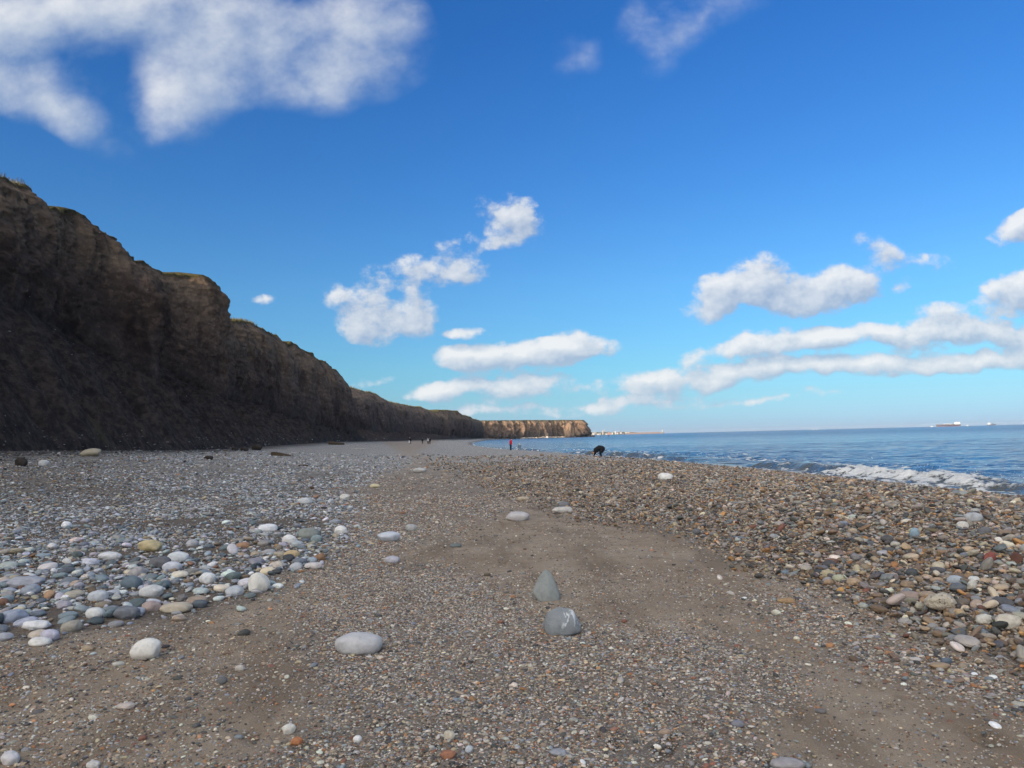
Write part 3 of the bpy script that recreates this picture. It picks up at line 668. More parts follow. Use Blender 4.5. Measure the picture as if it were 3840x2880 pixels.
def scatter_group(name, mat, nvar=7, sub=2, rough=.22):
    """geometry nodes: a few pebble shapes made from icospheres, placed on the points of the mesh"""
    ng = bpy.data.node_groups.new(name, 'GeometryNodeTree')
    ng.interface.new_socket('Geometry', in_out='INPUT', socket_type='NodeSocketGeometry')
    ng.interface.new_socket('Geometry', in_out='OUTPUT', socket_type='NodeSocketGeometry')
    N, Lk = ng.nodes, ng.links
    gi, go = N.new('NodeGroupInput'), N.new('NodeGroupOutput')
    join = N.new('GeometryNodeJoinGeometry')
    for k in range(nvar):
        ic = N.new('GeometryNodeMeshIcoSphere'); ic.inputs['Radius'].default_value = .5; ic.inputs['Subdivisions'].default_value = sub + 1
        nz = N.new('ShaderNodeTexNoise'); nz.inputs['Scale'].default_value = 1.6; nz.inputs['Detail'].default_value = 1.5
        po = N.new('GeometryNodeInputPosition'); ad = N.new('ShaderNodeVectorMath'); ad.inputs[1].default_value = (k * 7.3, k * 3.1, 1.7 * k)
        Lk.new(po.outputs[0], ad.inputs[0]); Lk.new(ad.outputs[0], nz.inputs['Vector'])
        mr = N.new('ShaderNodeMapRange'); mr.inputs[3].default_value = 1 - rough * 1.6; mr.inputs[4].default_value = 1 + rough * 1.6
        Lk.new(nz.outputs[0], mr.inputs[0])
        sc_ = N.new('ShaderNodeVectorMath'); sc_.operation = 'SCALE'; Lk.new(po.outputs[0], sc_.inputs[0]); Lk.new(mr.outputs[0], sc_.inputs['Scale'])
        sp_ = N.new('GeometryNodeSetPosition'); Lk.new(ic.outputs[0], sp_.inputs[0]); Lk.new(sc_.outputs[0], sp_.inputs['Position'])
        sm = N.new('GeometryNodeSetShadeSmooth'); Lk.new(sp_.outputs[0], sm.inputs[0])
        mt = N.new('GeometryNodeSetMaterial'); mt.inputs['Material'].default_value = mat; Lk.new(sm.outputs[0], mt.inputs[0])
        g2 = N.new('GeometryNodeGeometryToInstance'); Lk.new(mt.outputs[0], g2.inputs[0]); Lk.new(g2.outputs[0], join.inputs[0])
    iop = N.new('GeometryNodeInstanceOnPoints'); iop.inputs['Pick Instance'].default_value = True
    def at(nm, tp):
        a = N.new('GeometryNodeInputNamedAttribute'); a.data_type = tp; a.inputs[0].default_value = nm; return a.outputs[0]
    Lk.new(gi.outputs[0], iop.inputs['Points']); Lk.new(join.outputs[0], iop.inputs['Instance'])
    Lk.new(at('vid', 'INT'), iop.inputs['Instance Index'])
    eu = N.new('FunctionNodeEulerToRotation'); Lk.new(at('prot', 'FLOAT_VECTOR'), eu.inputs[0]); Lk.new(eu.outputs[0], iop.inputs['Rotation'])
    Lk.new(at('psca', 'FLOAT_VECTOR'), iop.inputs['Scale']); Lk.new(iop.outputs[0], go.inputs[0])
    return ng
def scatter(name, P3, size, color, mat, label, cat, flat=(.35, .62), tilt=.22, ng=None, wide=(.62, .95)):
    n = len(P3); me = bpy.data.meshes.new(name); me.vertices.add(n); me.vertices.foreach_set('co', np.asarray(P3, np.float32).ravel())
    def va(nm, tp, ar, fld='vector'):
        a = me.attributes.new(nm, tp, 'POINT'); a.data.foreach_set(fld, np.ascontiguousarray(ar).ravel())
    va('prot', 'FLOAT_VECTOR', np.stack([rs.randn(n) * tilt, rs.randn(n) * tilt, rs.uniform(0, 6.28, n)], -1).astype(np.float32))
    va('psca', 'FLOAT_VECTOR', (size[:, None] * np.stack([rs.uniform(.95, 1.3, n), rs.uniform(*wide, n), rs.uniform(*flat, n)], -1)).astype(np.float32))
    va('pcol', 'FLOAT_COLOR', np.concatenate([color, np.ones((n, 1))], 1).astype(np.float32), 'color')
    va('vid', 'INT', rs.randint(0, 7, n).astype(np.int32), 'value')
    o = link(name, me); md = o.modifiers.new('stones', 'NODES'); md.node_group = ng
    return tag(o, label, cat, kind='stuff')
NG = scatter_group('pebbles', m_inst)
for zn, nm, lab, cat in ((0, 'gravel', 'fine mixed gravel strewn over the sand in the middle', 'gravel'),
                         (1, 'pebble_spread', 'pale grey and white pebbles spread over the left beach', 'pebbles'),
                         (2, 'shingle_bank', 'brown and grey shingle heaped into the right-hand bank', 'shingle')):
    k = ZN == zn; xy, s3 = PT[k], SZ[k]
    z = zbeach(xy[:, 0], xy[:, 1])
    lift = rs.uniform(.02, .30, k.sum()) if zn == 0 else rs.uniform(.0, .55, k.sum()) if zn == 1 else rs.uniform(.0, .9, k.sum())
    scatter(nm, np.concatenate([xy, (z + s3 * lift * .6)[:, None]], 1), s3, CO[k], m_inst, lab, cat, tilt=.16 if zn == 0 else .24 if zn == 1 else .4, ng=NG)

# ------------------------------------------------------------------ single stones one can point at in the photograph
def hull_stone(name, pts, seed):
    """faceted rock: hull of a few corner points, edges slightly worn"""
    bm = bmesh.new()
    for p_ in pts: bm.verts.new(p_)
    bmesh.ops.convex_hull(bm, input=bm.verts); bmesh.ops.triangulate(bm, faces=bm.faces)
    bmesh.ops.subdivide_edges(bm, edges=bm.edges, cuts=4, use_grid_fill=True)
    for _ in range(3): bmesh.ops.smooth_vert(bm, verts=bm.verts, factor=.5, use_axis_x=True, use_axis_y=True, use_axis_z=True)
    V = np.array([v.co[:] for v in bm.verts]); C = V.mean(0); N = V - C
    V = C + N * (1 + .045 * fbm(V[:, 0] * 5, V[:, 1] * 5, V[:, 2] * 5, s=seed, o=4, g_=.65))[:, None]
    V[:, 2] -= (V[:, 2].max() + V[:, 2].min()) / 2
    for v, c in zip(bm.verts, V): v.co = c
    bmesh.ops.recalc_face_normals(bm, faces=bm.faces)
    for f in bm.faces: f.smooth = True
    me = bpy.data.meshes.new(name); bm.to_mesh(me); bm.free(); return me
KINDS = dict(vein=[hull_stone('veined_rock', [(-.5, 0, .3), (-.36, -.1, .55), (-.05, 0, .62), (.28, -.05, .57), (.5, 0, .2), (.42, -.3, .1), (-.35, -.35, 0), (.1, -.42, .05), (-.1, -.38, .35), (.25, -.35, .33), (-.3, .35, .2), (.3, .35, .2), (0, .3, .5), (.3, .2, 0), (-.4, .2, 0)], 4)],
             oval=[stone_mesh('oval_stone', 11 + k, (1, .82, .52), .06, 4) for k in range(5)],
             flat=[stone_mesh('flat_stone', 31 + k, (1, .75, .34), .09, 4) for k in range(4)],
             round=[stone_mesh('round_stone', 51 + k, (1, .92, .74), .10, 4) for k in range(4)],
             block=[stone_mesh('block_stone', 71 + k, (1, .8, .66), .07, 4, .55) for k in range(4)],
             rough=[stone_mesh('rough_stone', 91 + k, (1, .85, .62), .16, 4, .3) for k in range(4)],
             point=[hull_stone('pointed_rock', [(.08, 0, 1.0), (-.06, 0, .95), (-.24, -.05, .70), (.28, -.08, .60), (-.5, -.05, .30), (-.42, .3, .1), (-.2, -.35, 0), (.45, -.3, 0), (.5, .05, .15), (.3, .35, .1), (0, .38, .3), (.1, -.38, .28)], 7)])
for v in KINDS.values():
    for me in v: me.materials.append(m_obj)
def vein_mat():
    M = Mat('veined_grey_rock', rough=.7, spec=.3); q = M.g; tc = q.n('ShaderNodeTexCoord').outputs['Object']
    n = q.noise(tc, 2.5, 6, .7); w = q.noise(q.vec('MULTIPLY', tc, (3.5, 1.5, 2)), 1.6, 6, .75, dist=1.2)
    c = q.mix(n, (.16, .175, .185), (.34, .36, .37)); c = q.mix(q.math('MULTIPLY', q.rng(w, .53, .60), q.rng(q.sep(tc)[0], -.1, .1)), c, (.72, .73, .74))
    M.col(c); M.bump(q.math('ADD', n, q.math('MULTIPLY', w, .5)), .6, .06); return M.m
def pit_mat():
    M = Mat('pitted_cream_stone', rough=.85, spec=.2); q = M.g; tc = q.n('ShaderNodeTexCoord').outputs['Object']
    n = q.noise(tc, 3, 5, .65); v = q.voro(tc, 7, 'SMOOTH_F1', 'Distance')
    c = q.mix(n, (.42, .36, .27), (.64, .57, .46)); pit = q.rng(v, .22, .10)
    M.col(q.mix(q.math('MULTIPLY', pit, .6), c, (.22, .18, .13))); M.bump(q.math('SUBTRACT', n, q.math('MULTIPLY', pit, .8)), .8, .08); return M.m
placed = []
queue, HERO = [], []
def stone(*a_, **k_): queue.append((a_, k_))
def flush():
    """find where every queued stone meets the beach in one go, then build them"""
    P_ = hit([a_[0][0] for a_ in queue], [a_[0][1] + .30 * a_[0][3] for a_ in queue])
    for p, (a_, k_) in zip(P_, queue): make_stone(p, *a_, **k_)
    queue.clear()
def make_stone(p, px, py, w, h, col, kind, label, k=0, rz=None, mat=None, group=None, sink=.17, tilt=0.0, name='stone', cat='stone'):
    dd = float((p - np.array([0, 0, EYE])) @ _F); el_ = (EYE - p[2]) / dd
    Wm = w * dd / FPX; me = KINDS[kind][k % len(KINDS[kind])]
    dim = np.array([v.co[:] for v in me.vertices]); ext = dim.max(0) - dim.min(0)
    Hm = max(.34 * Wm, (h * dd / FPX - .62 * Wm * el_) / max(.3, math.cos(el_)) * 1.38)
    if mat is not None: me = me.copy(); me.materials.clear(); me.materials.append(mat)
    o = link(name, me, None); o.scale = (Wm / ext[0], Wm * .8 / ext[0], Hm / ext[2])
    o.rotation_euler = (tilt, 0, rs.uniform(-.35, .35) if rz is None else rz)
    o.location = (p[0], p[1] + Wm * .15, p[2] + Hm * (.5 - sink)); o.color = (*col, 1)
    placed.append((p[0], p[1], Wm)); HERO.append((px, py, label)); return tag(o, label, cat, group)
GREY, WHITE, SLATE, BLUE, TAN, CREAM, LILAC, DARK = (.46, .46, .46), (.68, .66, .62), (.17, .19, .20), (.26, .31, .34), (.45, .37, .26), (.58, .50, .38), (.48, .46, .52), (.09, .095, .10)
stone(1340, 2425, 182, 92, (.47, .465, .47), 'oval', 'large smooth pale grey oval stone alone on the gravel', 0, .05)
stone(2050, 2222, 104, 100, (.27, .29, .28), 'point', 'upright pointed grey stone standing on the sand', 0, 0, sink=.08)
stone(2110, 2350, 146, 100, GREY, 'vein', 'angular grey boulder with white veins below the pointed stone', 0, 0, vein_mat(), sink=.10)
stone(540, 2447, 126, 84, (.70, .68, .63), 'block', 'blocky white stone lying on bare sand at the left', 1, -.35)
stone(967, 2200, 80, 70, (.66, .64, .58), 'block', 'white rounded triangular stone at the near edge of the pebbles', 2, .3)
stone(125, 2350, 108, 34, (.70, .69, .68), 'flat', 'long flat white stone on top of two others at the left edge', 0, -.1)
stone(180, 2388, 82, 46, (.50, .48, .56), 'oval', 'lilac grey stone under the long flat white one', 1, -.5)
stone(142, 2410, 88, 38, (.70, .68, .64), 'oval', 'white oval stone resting on the sand below the lilac one', 2, -.2)
stone(473, 2305, 96, 54, (.17, .18, .20), 'rough', 'dark slate grey slab at the near edge of the pebbles', 2, 0)
stone(655, 2285, 118, 40, (.46, .40, .31), 'flat', 'elongated tan stone at the near edge of the pebbles', 1, 0)
stone(745, 2270, 58, 32, (.10, .12, .14), 'oval', 'nearly black pebble right of the elongated tan stone', 3, .1)
stone(562, 2225, 86, 50, (.56, .56, .55), 'round', 'white stone with grey veins among the cobbles', 1, .2)
stone(487, 2193, 78, 48, (.13, .17, .20), 'oval', 'dark blue grey egg-shaped cobble beside the veined stone', 4, 0)
stone(362, 2243, 72, 44, (.50, .52, .54), 'oval', 'pale blue grey cobble with faint stripes at left', 1, .3)
stone(350, 2305, 74, 42, (.62, .62, .60), 'oval', 'off-white cobble left of the dark slate slab', 2, -.2)
stone(557, 2053, 88, 44, (.52, .43, .25), 'rough', 'yellow ochre stone among the grey pebbles', 1, .05)
stone(663, 2097, 82, 42, (.60, .62, .63), 'oval', 'large pale grey cobble right of the yellow stone', 0, 0)
stone(595, 2117, 80, 44, (.14, .14, .15), 'rough', 'rough charcoal stone below the yellow one', 3, 0)
stone(405, 2090, 90, 34, (.62, .62, .62), 'flat', 'whitish flat stone left of the charcoal one', 2, 0)
stone(85, 2190, 140, 52, (.34, .35, .39), 'rough', 'broad speckled grey slab at the left edge', 0, 0)
stone(775, 2175, 62, 40, (.70, .70, .69), 'oval', 'bright white round cobble in the middle of the spread', 3, 0)
stone(640, 2130, 72, 36, (.52, .53, .57), 'oval', 'pair-topped lavender grey cobble below the pale one', 4, 0)
stone(1003, 1986, 72, 32, (.68, .69, .71), 'oval', 'white oval cobble at the far right of the spread', 1, 0)
stone(1155, 2007, 84, 40, (.25, .27, .25), 'oval', 'large green grey dome-shaped cobble', 2, 0)
stone(1084, 2031, 58, 36, (.72, .71, .69), 'block', 'squarish white stone beside the green grey dome', 0, 0)
stone(1186, 2026, 48, 28, (.22, .27, .28), 'oval', 'small teal grey cobble in front of the green grey dome', 3, 0)
stone(1275, 1993, 48, 30, (.72, .71, .68), 'round', 'white egg-like stone at the right rim of the pebbles', 2, 0)
stone(1455, 2019, 88, 38, (.50, .53, .58), 'block', 'bluish white angular stone on the open gravel', 3, .1)
stone(1540, 1983, 44, 24, (.38, .38, .37), 'round', 'grey rounded stone behind the bluish angular one', 0, 0)
stone(1470, 2103, 58, 28, (.44, .43, .48), 'oval', 'lilac oval stone on sand below the bluish angular one', 0, -.2)
stone(1173, 2125, 68, 28, (.56, .52, .50), 'oval', 'pinkish white stone under a small blue pebble', 1, 0)
stone(1170, 2103, 36, 20, (.34, .40, .45), 'oval', 'small blue pebble touching the pinkish white stone', 2, 0)
stone(1092, 2083, 58, 30, (.50, .38, .22), 'oval', 'caramel stone at the right rim of the pebbles', 4, 0)
stone(1943, 1943, 90, 36, (.46, .44, .44), 'oval', 'long speckled grey stone in the middle of the sand', 3, -.15)
stone(2112, 1916, 80, 24, (.50, .47, .43), 'flat', 'pale flat stone in front of a dark one near the bank', 3, 0)
stone(2116, 1896, 44, 20, (.17, .17, .18), 'oval', 'dark stone behind the pale flat one near the bank', 4, 0)
stone(1962, 1873, 48, 17, (.42, .35, .26), 'flat', 'brown flat stone on sand at the foot of the bank', 0, 0)
stone(1708, 2047, 46, 15, (.16, .18, .18), 'flat', 'thin dark flat pebble on open sand', 1, 0)
stone(1405, 1825, 38, 15, (.56, .49, .32), 'block', 'small yellow block far up the beach', 2, 0)
stone(1292, 1868, 38, 22, (.62, .60, .55), 'round', 'off-white round stone on gravel beyond the spread', 1, 0)
stone(1140, 1885, 56, 26, (.55, .56, .56), 'round', 'pale grey cobble at the back of the spread', 3, 0)
stone(1575, 1767, 52, 18, (.48, .47, .45), 'rough', 'grey boulder far along the middle of the beach', 2, 0)
stone(2497, 1793, 56, 26, (.72, .70, .66), 'round', 'big white double-humped stone on top of the bank', 0, 0)
stone(3540, 2275, 124, 72, CREAM, 'rough', 'large pitted cream stone at the edge of the bank', 1, .25, pit_mat(), sink=.06)
stone(3716, 2102, 46, 42, (.24, .075, .06), 'block', 'dark red rounded stone on the bank', 1, 0)
stone(3656, 1947, 66, 36, (.42, .43, .44), 'oval', 'large light grey stone high on the bank at right', 0, 0)
stone(3434, 2006, 36, 36, (.28, .38, .45), 'round', 'blue grey upright pebble on the bank', 3, 0)
stone(3698, 1998, 52, 32, (.15, .15, .16), 'oval', 'dark grey smooth stone high on the bank at right', 1, 0)
stone(3615, 1975, 44, 28, (.60, .57, .52), 'oval', 'cream stone next to the dark grey one on the bank', 2, 0)
stone(2953, 2255, 68, 25, (.36, .24, .13), 'flat', 'brown flat stone alone on the sand beside the bank', 3, 0)
stone(3532, 2502, 76, 34, (.34, .25, .16), 'block', 'brown block with a dark pebble on it at lower right', 3, 0)
stone(3553, 2482, 42, 26, (.12, .15, .19), 'oval', 'blue black pebble leaning on the brown block', 3, 0)
stone(3590, 2185, 60, 40, (.36, .40, .44), 'oval', 'long bluish stone sloping on the bank above the cream boulder', 4, -.6)
stone(3650, 2200, 34, 34, (.55, .53, .47), 'round', 'pale round stone right of the bluish sloping one', 2, 0)
stone(3420, 2258, 44, 28, (.26, .24, .18), 'oval', 'olive pebble left of the pitted cream boulder', 0, 0)
stone(3790, 2340, 90, 60, (.56, .51, .42), 'rough', 'cream rounded cobble at the right edge of the bank', 0, 0)
stone(3700, 2330, 66, 44, (.60, .57, .50), 'round', 'pale cobble among cream ones at the right edge', 1, 0)
stone(468, 2650, 68, 32, (.50, .43, .38), 'oval', 'pinkish beige pebble on the gravelly sand at lower left', 1, 0)
stone(1080, 2741, 52, 40, (.70, .67, .60), 'block', 'white angular pebble at the bottom left of the gravel', 3, .3)
stone(1112, 2783, 46, 32, (.40, .17, .08), 'oval', 'orange brown pebble just below the white angular one', 4, 0)
stone(1339, 2775, 34, 27, (.76, .75, .73), 'round', 'bright white pebble at the bottom of the gravel', 2, 0)
stone(30, 2850, 84, 56, (.58, .56, .56), 'oval', 'whitish stone in the bottom left corner', 3, -.6)
stone(345, 2872, 52, 34, (.55, .53, .50), 'oval', 'pale stone cut by the bottom edge at left', 0, 0)
stone(2770, 2717, 48, 29, (.22, .22, .25), 'oval', 'slate grey pebble on grit at lower right', 2, -.2)
stone(3080, 2668, 42, 21, (.16, .15, .15), 'oval', 'dark brown pebble on grit right of the slate one', 1, -.3)
stone(2960, 2875, 130, 46, (.33, .31, .31), 'flat', 'broad grey stone cut by the bottom edge', 2, 0)
stone(1685, 2762, 50, 36, (.52, .47, .38), 'flat', 'buff oval pebble at the bottom of the gravel', 1, -.7)
stone(1680, 2835, 60, 40, (.32, .15, .09), 'rough', 'rust brown pebble at the bottom of the gravel', 0, 0)
stone(2095, 2825, 70, 32, (.30, .31, .34), 'flat', 'blue grey flat pebble at the bottom of the gravel', 3, -.3)
stone(1760, 2815, 30, 30, (.50, .53, .56), 'round', 'pale blue round pebble near the rust brown one', 1, 0)
stone(898, 2510, 36, 26, (.52, .47, .42), 'round', 'beige round pebble on sand near the large oval stone', 3, 0)
stone(830, 2555, 40, 28, (.15, .15, .15), 'oval', 'black pebble on sand left of the gravel', 2, 0)
stone(160, 1742, 40, 22, (.50, .50, .49), 'round', 'pale boulder at the foot of the cliff, left edge', 0, 0)
stone(335, 1703, 76, 26, (.40, .35, .26), 'block', 'long sandy slab of rock at the foot of the scree', 1, 0)

flush()

# the rest of the larger cobbles: those that show largest, each its own object
big = []
def throw(n, zone, px0, px1, py0, py1, smin, smax):
    px = rs.uniform(px0, px1, n); py = py0 + (py1 - py0) * rs.rand(n) ** .8
    P_ = hit(px, py); z_ = zones(P_[:, 0], P_[:, 1]); ok = z_[2] if zone == 'L' else z_[3]
    sz = smin * (smax / smin) ** (rs.rand(n) ** 1.6)
    for p, s1, o in zip(P_[ok], sz[ok], px[ok]):
        if all((p[0] - q_[0]) ** 2 + (p[1] - q_[1]) ** 2 > (.5 * (s1 + q_[2])) ** 2 for q_ in placed):
            placed.append((p[0], p[1], s1)); big.append((p, s1, zone))
throw(330, 'L', -60, 1330, 1930, 2400, .11, .24)
throw(380, 'R', 2600, 3900, 1900, 2470, .08, .18)
big.sort(key=lambda b: -b[1] / b[0][1])
big = big[:226]
def cname(c):
    l = sum(c) / 3
    if c[0] > c[2] * 1.75: return 'rust brown' if l < .22 else 'tan'
    if c[0] > c[2] * 1.25: return 'brown grey' if l < .36 else 'cream'
    if l < .2: return 'dark slate'
    if c[2] > c[0] * 1.08: return 'blue grey'
    return 'whitish' if l > .54 else 'pale grey' if l > .4 else 'mid grey'
import re
def short(t): return re.split(r' (?:alone|standing|with|lying|at|on|under|beside|among|right|left|below|resting|in|behind|high|touching|leaning|sloping|above|next|near|just|far|cut)\b', t)[0]
_sh = [short(h[2]) for h in HERO]
ANCH = [(h[0], h[1], n) for h, n in zip(HERO, _sh) if _sh.count(n) == 1 and 2 < len(n.split()) < 7 and h[1] < 2520]
rows_ = []
for p, s1, zone in big:
    c = paint(1, PAL_L, WT_L)[0] if zone == 'L' else paint(1, PAL_R, WT_R)[0]
    kd = ['oval', 'oval', 'flat', 'round', 'rough'][rs.randint(5)]; me = KINDS[kd][rs.randint(4)]
    o = link('cobble', me); s2 = s1 * rs.uniform(.9, 1.1); hz = rs.uniform(.8, 1.1)
    o.scale = (s2, s2, s2 * hz); o.rotation_euler = (rs.randn() * .12, rs.randn() * .12, rs.uniform(0, 6.28)); o.color = (*c, 1)
    o.location = (p[0], p[1], p[2] + s2 * .11 + (0 if zone == 'L' else s2 * .08))
    qx, qy = proj(np.array([p])); qx, qy = float(qx[0]), float(qy[0])
    ax, ay, an = min(ANCH, key=lambda t: (t[0] - qx) ** 2 + ((t[1] - qy) * 1.6) ** 2)
    dx_, dy_ = qx - ax, (qy - ay) * 1.6
    rel = ('left of' if dx_ < 0 else 'right of') if abs(dx_) > abs(dy_) else ('behind' if dy_ < 0 else 'in front of')
    rows_.append((f'{cname(c)} {dict(oval="oval", flat="flat", round="round", rough="knobbly")[kd]} cobble', rel, an, math.hypot(dx_, dy_), o, zone))
for key in {(r[0], r[1], r[2]) for r in rows_}:
    same = sorted([r for r in rows_ if (r[0], r[1], r[2]) == key], key=lambda r: r[3])
    for i, r in enumerate(same):
        far_ = '' if len(same) == 1 else ('just ', 'farther ', 'well ')[min(i, 2)]
        rel = r[1] if r[1] != 'in front of' or not far_ else 'in front of'
        tag(r[4], f'{r[0]} {far_}{rel} the {r[2]}', 'stone', 'loose cobbles in the left-hand pebble spread' if r[5] == 'L' else 'loose cobbles in the right-hand bank')

# stones on the scree and along its foot
tal_i = np.argwhere((CY[:, :NT_] > 30) & (CY[:, :NT_] < 260))
sel = tal_i[rs.choice(len(tal_i), 9000)]; w_ = np.where(sel[:, 1] < 9, .40, .012); sel = sel[rs.rand(len(sel)) < w_]
sp3 = np.stack([CX[sel[:, 0], sel[:, 1]] + .05, CY[sel[:, 0], sel[:, 1]], CZ[sel[:, 0], sel[:, 1]] + .03], -1)
sps = np.exp(rs.randn(len(sp3)) * .45) * .11 * np.clip(sp3[:, 1] / 70, .8, 2)
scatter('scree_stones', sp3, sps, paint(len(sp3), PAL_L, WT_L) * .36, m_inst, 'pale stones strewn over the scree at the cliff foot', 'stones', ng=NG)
m_foam = plain('spray', (.8, .8, .79), .6, .3, .05)
NGF = scatter_group('drops', m_foam, 7, 0)
scatter('sea_spray', SP, np.exp(rs.randn(len(SP)) * .5) * .014, np.full((len(SP), 3), .8), m_foam, 'white spray flying off the breaking wave', 'spray', (.8, 1), ng=NGF)

# ------------------------------------------------------------------ driftwood and debris
def poly_prism(name, outline, y0, y1, mat, parent=None, bevel=.0, seed=0, rough=0.0):
    """outline in XZ pushed from y0 to y1, subdivided a little so that it can be roughened"""
    bm = bmesh.new(); vs = [bm.verts.new((x, y0, z)) for x, z in outline]; f = bm.faces.new(vs)
    r = bmesh.ops.extrude_face_region(bm, geom=[f]); bmesh.ops.translate(bm, verts=[v for v in r['geom'] if isinstance(v, bmesh.types.BMVert)], vec=(0, y1 - y0, 0))
    bmesh.ops.recalc_face_normals(bm, faces=bm.faces)
    if bevel: bmesh.ops.bevel(bm, geom=list(bm.edges), offset=bevel, segments=2, affect='EDGES', profile=.5)
    if rough:
        bmesh.ops.triangulate(bm, faces=bm.faces); bmesh.ops.subdivide_edges(bm, edges=bm.edges, cuts=2, use_grid_fill=True)
        for v in bm.verts:
            c = np.array(v.co); v.co = c + rough * np.array([float(fbm(*(c * 6 + k * 9.1), s=seed + k, o=2)) for k in range(3)])
    me = bpy.data.meshes.new(name); bm.to_mesh(me); bm.free(); return link(name, me, mat, parent)
m_wood = plain('old_wood', (.085, .062, .042), .9, .15, .45, 5); m_palewood = plain('bleached_wood', (.48, .45, .40), .85, .2, .3, 6)
p = hit([1060], [1710])[0]; k_ = p[1] / FPX
o = poly_prism('driftwood', [(-40 * k_, 0), (-43 * k_, 13 * k_), (-36 * k_, 18 * k_), (-22 * k_, 16 * k_), (14 * k_, 8 * k_), (52 * k_, -1 * k_), (30 * k_, -2 * k_), (0, -1 * k_)], -.22, .22, m_wood, bevel=.02, rough=.03, seed=3)
o.location = p - np.array([0, 0, .03]); o.rotation_euler = (0, 0, -.12); tag(o, 'dark wedge-shaped baulk of driftwood lying on the pebbles', 'driftwood')
def limb(name, pts, r0, r1, mat, parent=None, seg=8, seed=0):
    bm = bmesh.new(); rings = []; n = len(pts)
    for i, q_ in enumerate(pts):
        a = Vector(pts[min(i + 1, n - 1)]) - Vector(pts[max(i - 1, 0)]); a.normalize()
        u = a.orthogonal().normalized(); w = a.cross(u); r = r0 + (r1 - r0) * i / (n - 1)
        rings.append([bm.verts.new(Vector(q_) + (u * math.cos(t) + w * math.sin(t)) * r * (1 + .12 * math.sin(3 * t + i + seed))) for t in np.linspace(0, 2 * math.pi, seg, endpoint=False)])
    for a, b in zip(rings[:-1], rings[1:]):
        for i in range(seg): bm.faces.new((a[i], a[(i + 1) % seg], b[(i + 1) % seg], b[i]))
    bm.faces.new(rings[0][::-1]); bm.faces.new(rings[-1])
    for f in bm.faces: f.smooth = True
    me = bpy.data.meshes.new(name); bm.to_mesh(me); bm.free(); return link(name, me, mat, parent)
p = hit([1136], [1749])[0]
o = limb('driftwood', [(-.26, 0, .03), (-.1, .03, .06), (.1, -.02, .07), (.28, .02, .03)], .05, .03, m_wood, seed=1); o.location = p; tag(o, 'short dark log on the pebbles below the wedge of driftwood', 'driftwood')
p = hit([1350], [1685])[0]
o = limb('driftwood', [(-1.2, .1, .05), (-.5, .0, .08), (.3, .05, .07), (1.3, -.05, .04)], .06, .03, m_palewood, seed=2); o.location = p; tag(o, 'long thin pale branch lying far up the beach', 'driftwood')
p = hit([1262], [1668])[0]
o = limb('driftwood', [(-1.3, 0, .35), (-.9, 0, .30), (0, .1, .2), (1.3, 0, .12)], .34, .15, m_wood, seed=4); o.location = p; tag(o, 'thick dark tree trunk washed up at the cliff foot', 'driftwood')
m_clod = plain('fallen_clay', (.05, .042, .038), .95, .1, .4, 4)
for (px, py, w, h, lab) in ((962, 1682, 40, 20, 'dark block of fallen clay at the foot of the near buttress'), (915, 1687, 30, 14, 'small dark clod left of the fallen clay block'), (75, 1740, 44, 32, 'dark weedy clump at the left edge below the scree'), (782, 1719, 34, 14, 'black lump on the pebbles left of the driftwood'), (880, 1686, 26, 12, 'low brown clod between scree and pebbles')):
    stone(px, py, w, h, (.05, .045, .04), 'rough', lab, rs.randint(4), 0, m_clod, name='clay_block', cat='clay block')
flush()

# ------------------------------------------------------------------ people
def flesh(name, chains, mat, parent, voxel=.022, smooth=2):
    """one continuous surface grown round chains of (point, radius)"""
    bm = bmesh.new()
    for ch in chains:
        for i, (p_, r_) in enumerate(ch):
            bmesh.ops.create_icosphere(bm, subdivisions=2, radius=r_, matrix=Matrix.Translation(Vector(p_)))
            if i:
                q_, r0 = Vector(ch[i - 1][0]), ch[i - 1][1]; d = Vector(p_) - q_
                if d.length > 1e-4:
                    mt = Matrix.Translation((Vector(p_) + q_) / 2) @ d.to_track_quat('Z', 'Y').to_matrix().to_4x4()
                    bmesh.ops.create_cone(bm, cap_ends=True, segments=14, radius1=r0, radius2=r_, depth=d.length, matrix=mt)
    me = bpy.data.meshes.new(name); bm.to_mesh(me); bm.free(); o = link(name, me, mat, parent)
    md = o.modifiers.new('skin', 'REMESH'); md.mode = 'VOXEL'; md.voxel_size = voxel; md.use_smooth_shade = True
    sm = o.modifiers.new('smooth', 'SMOOTH'); sm.iterations = smooth; sm.factor = .5
    return o
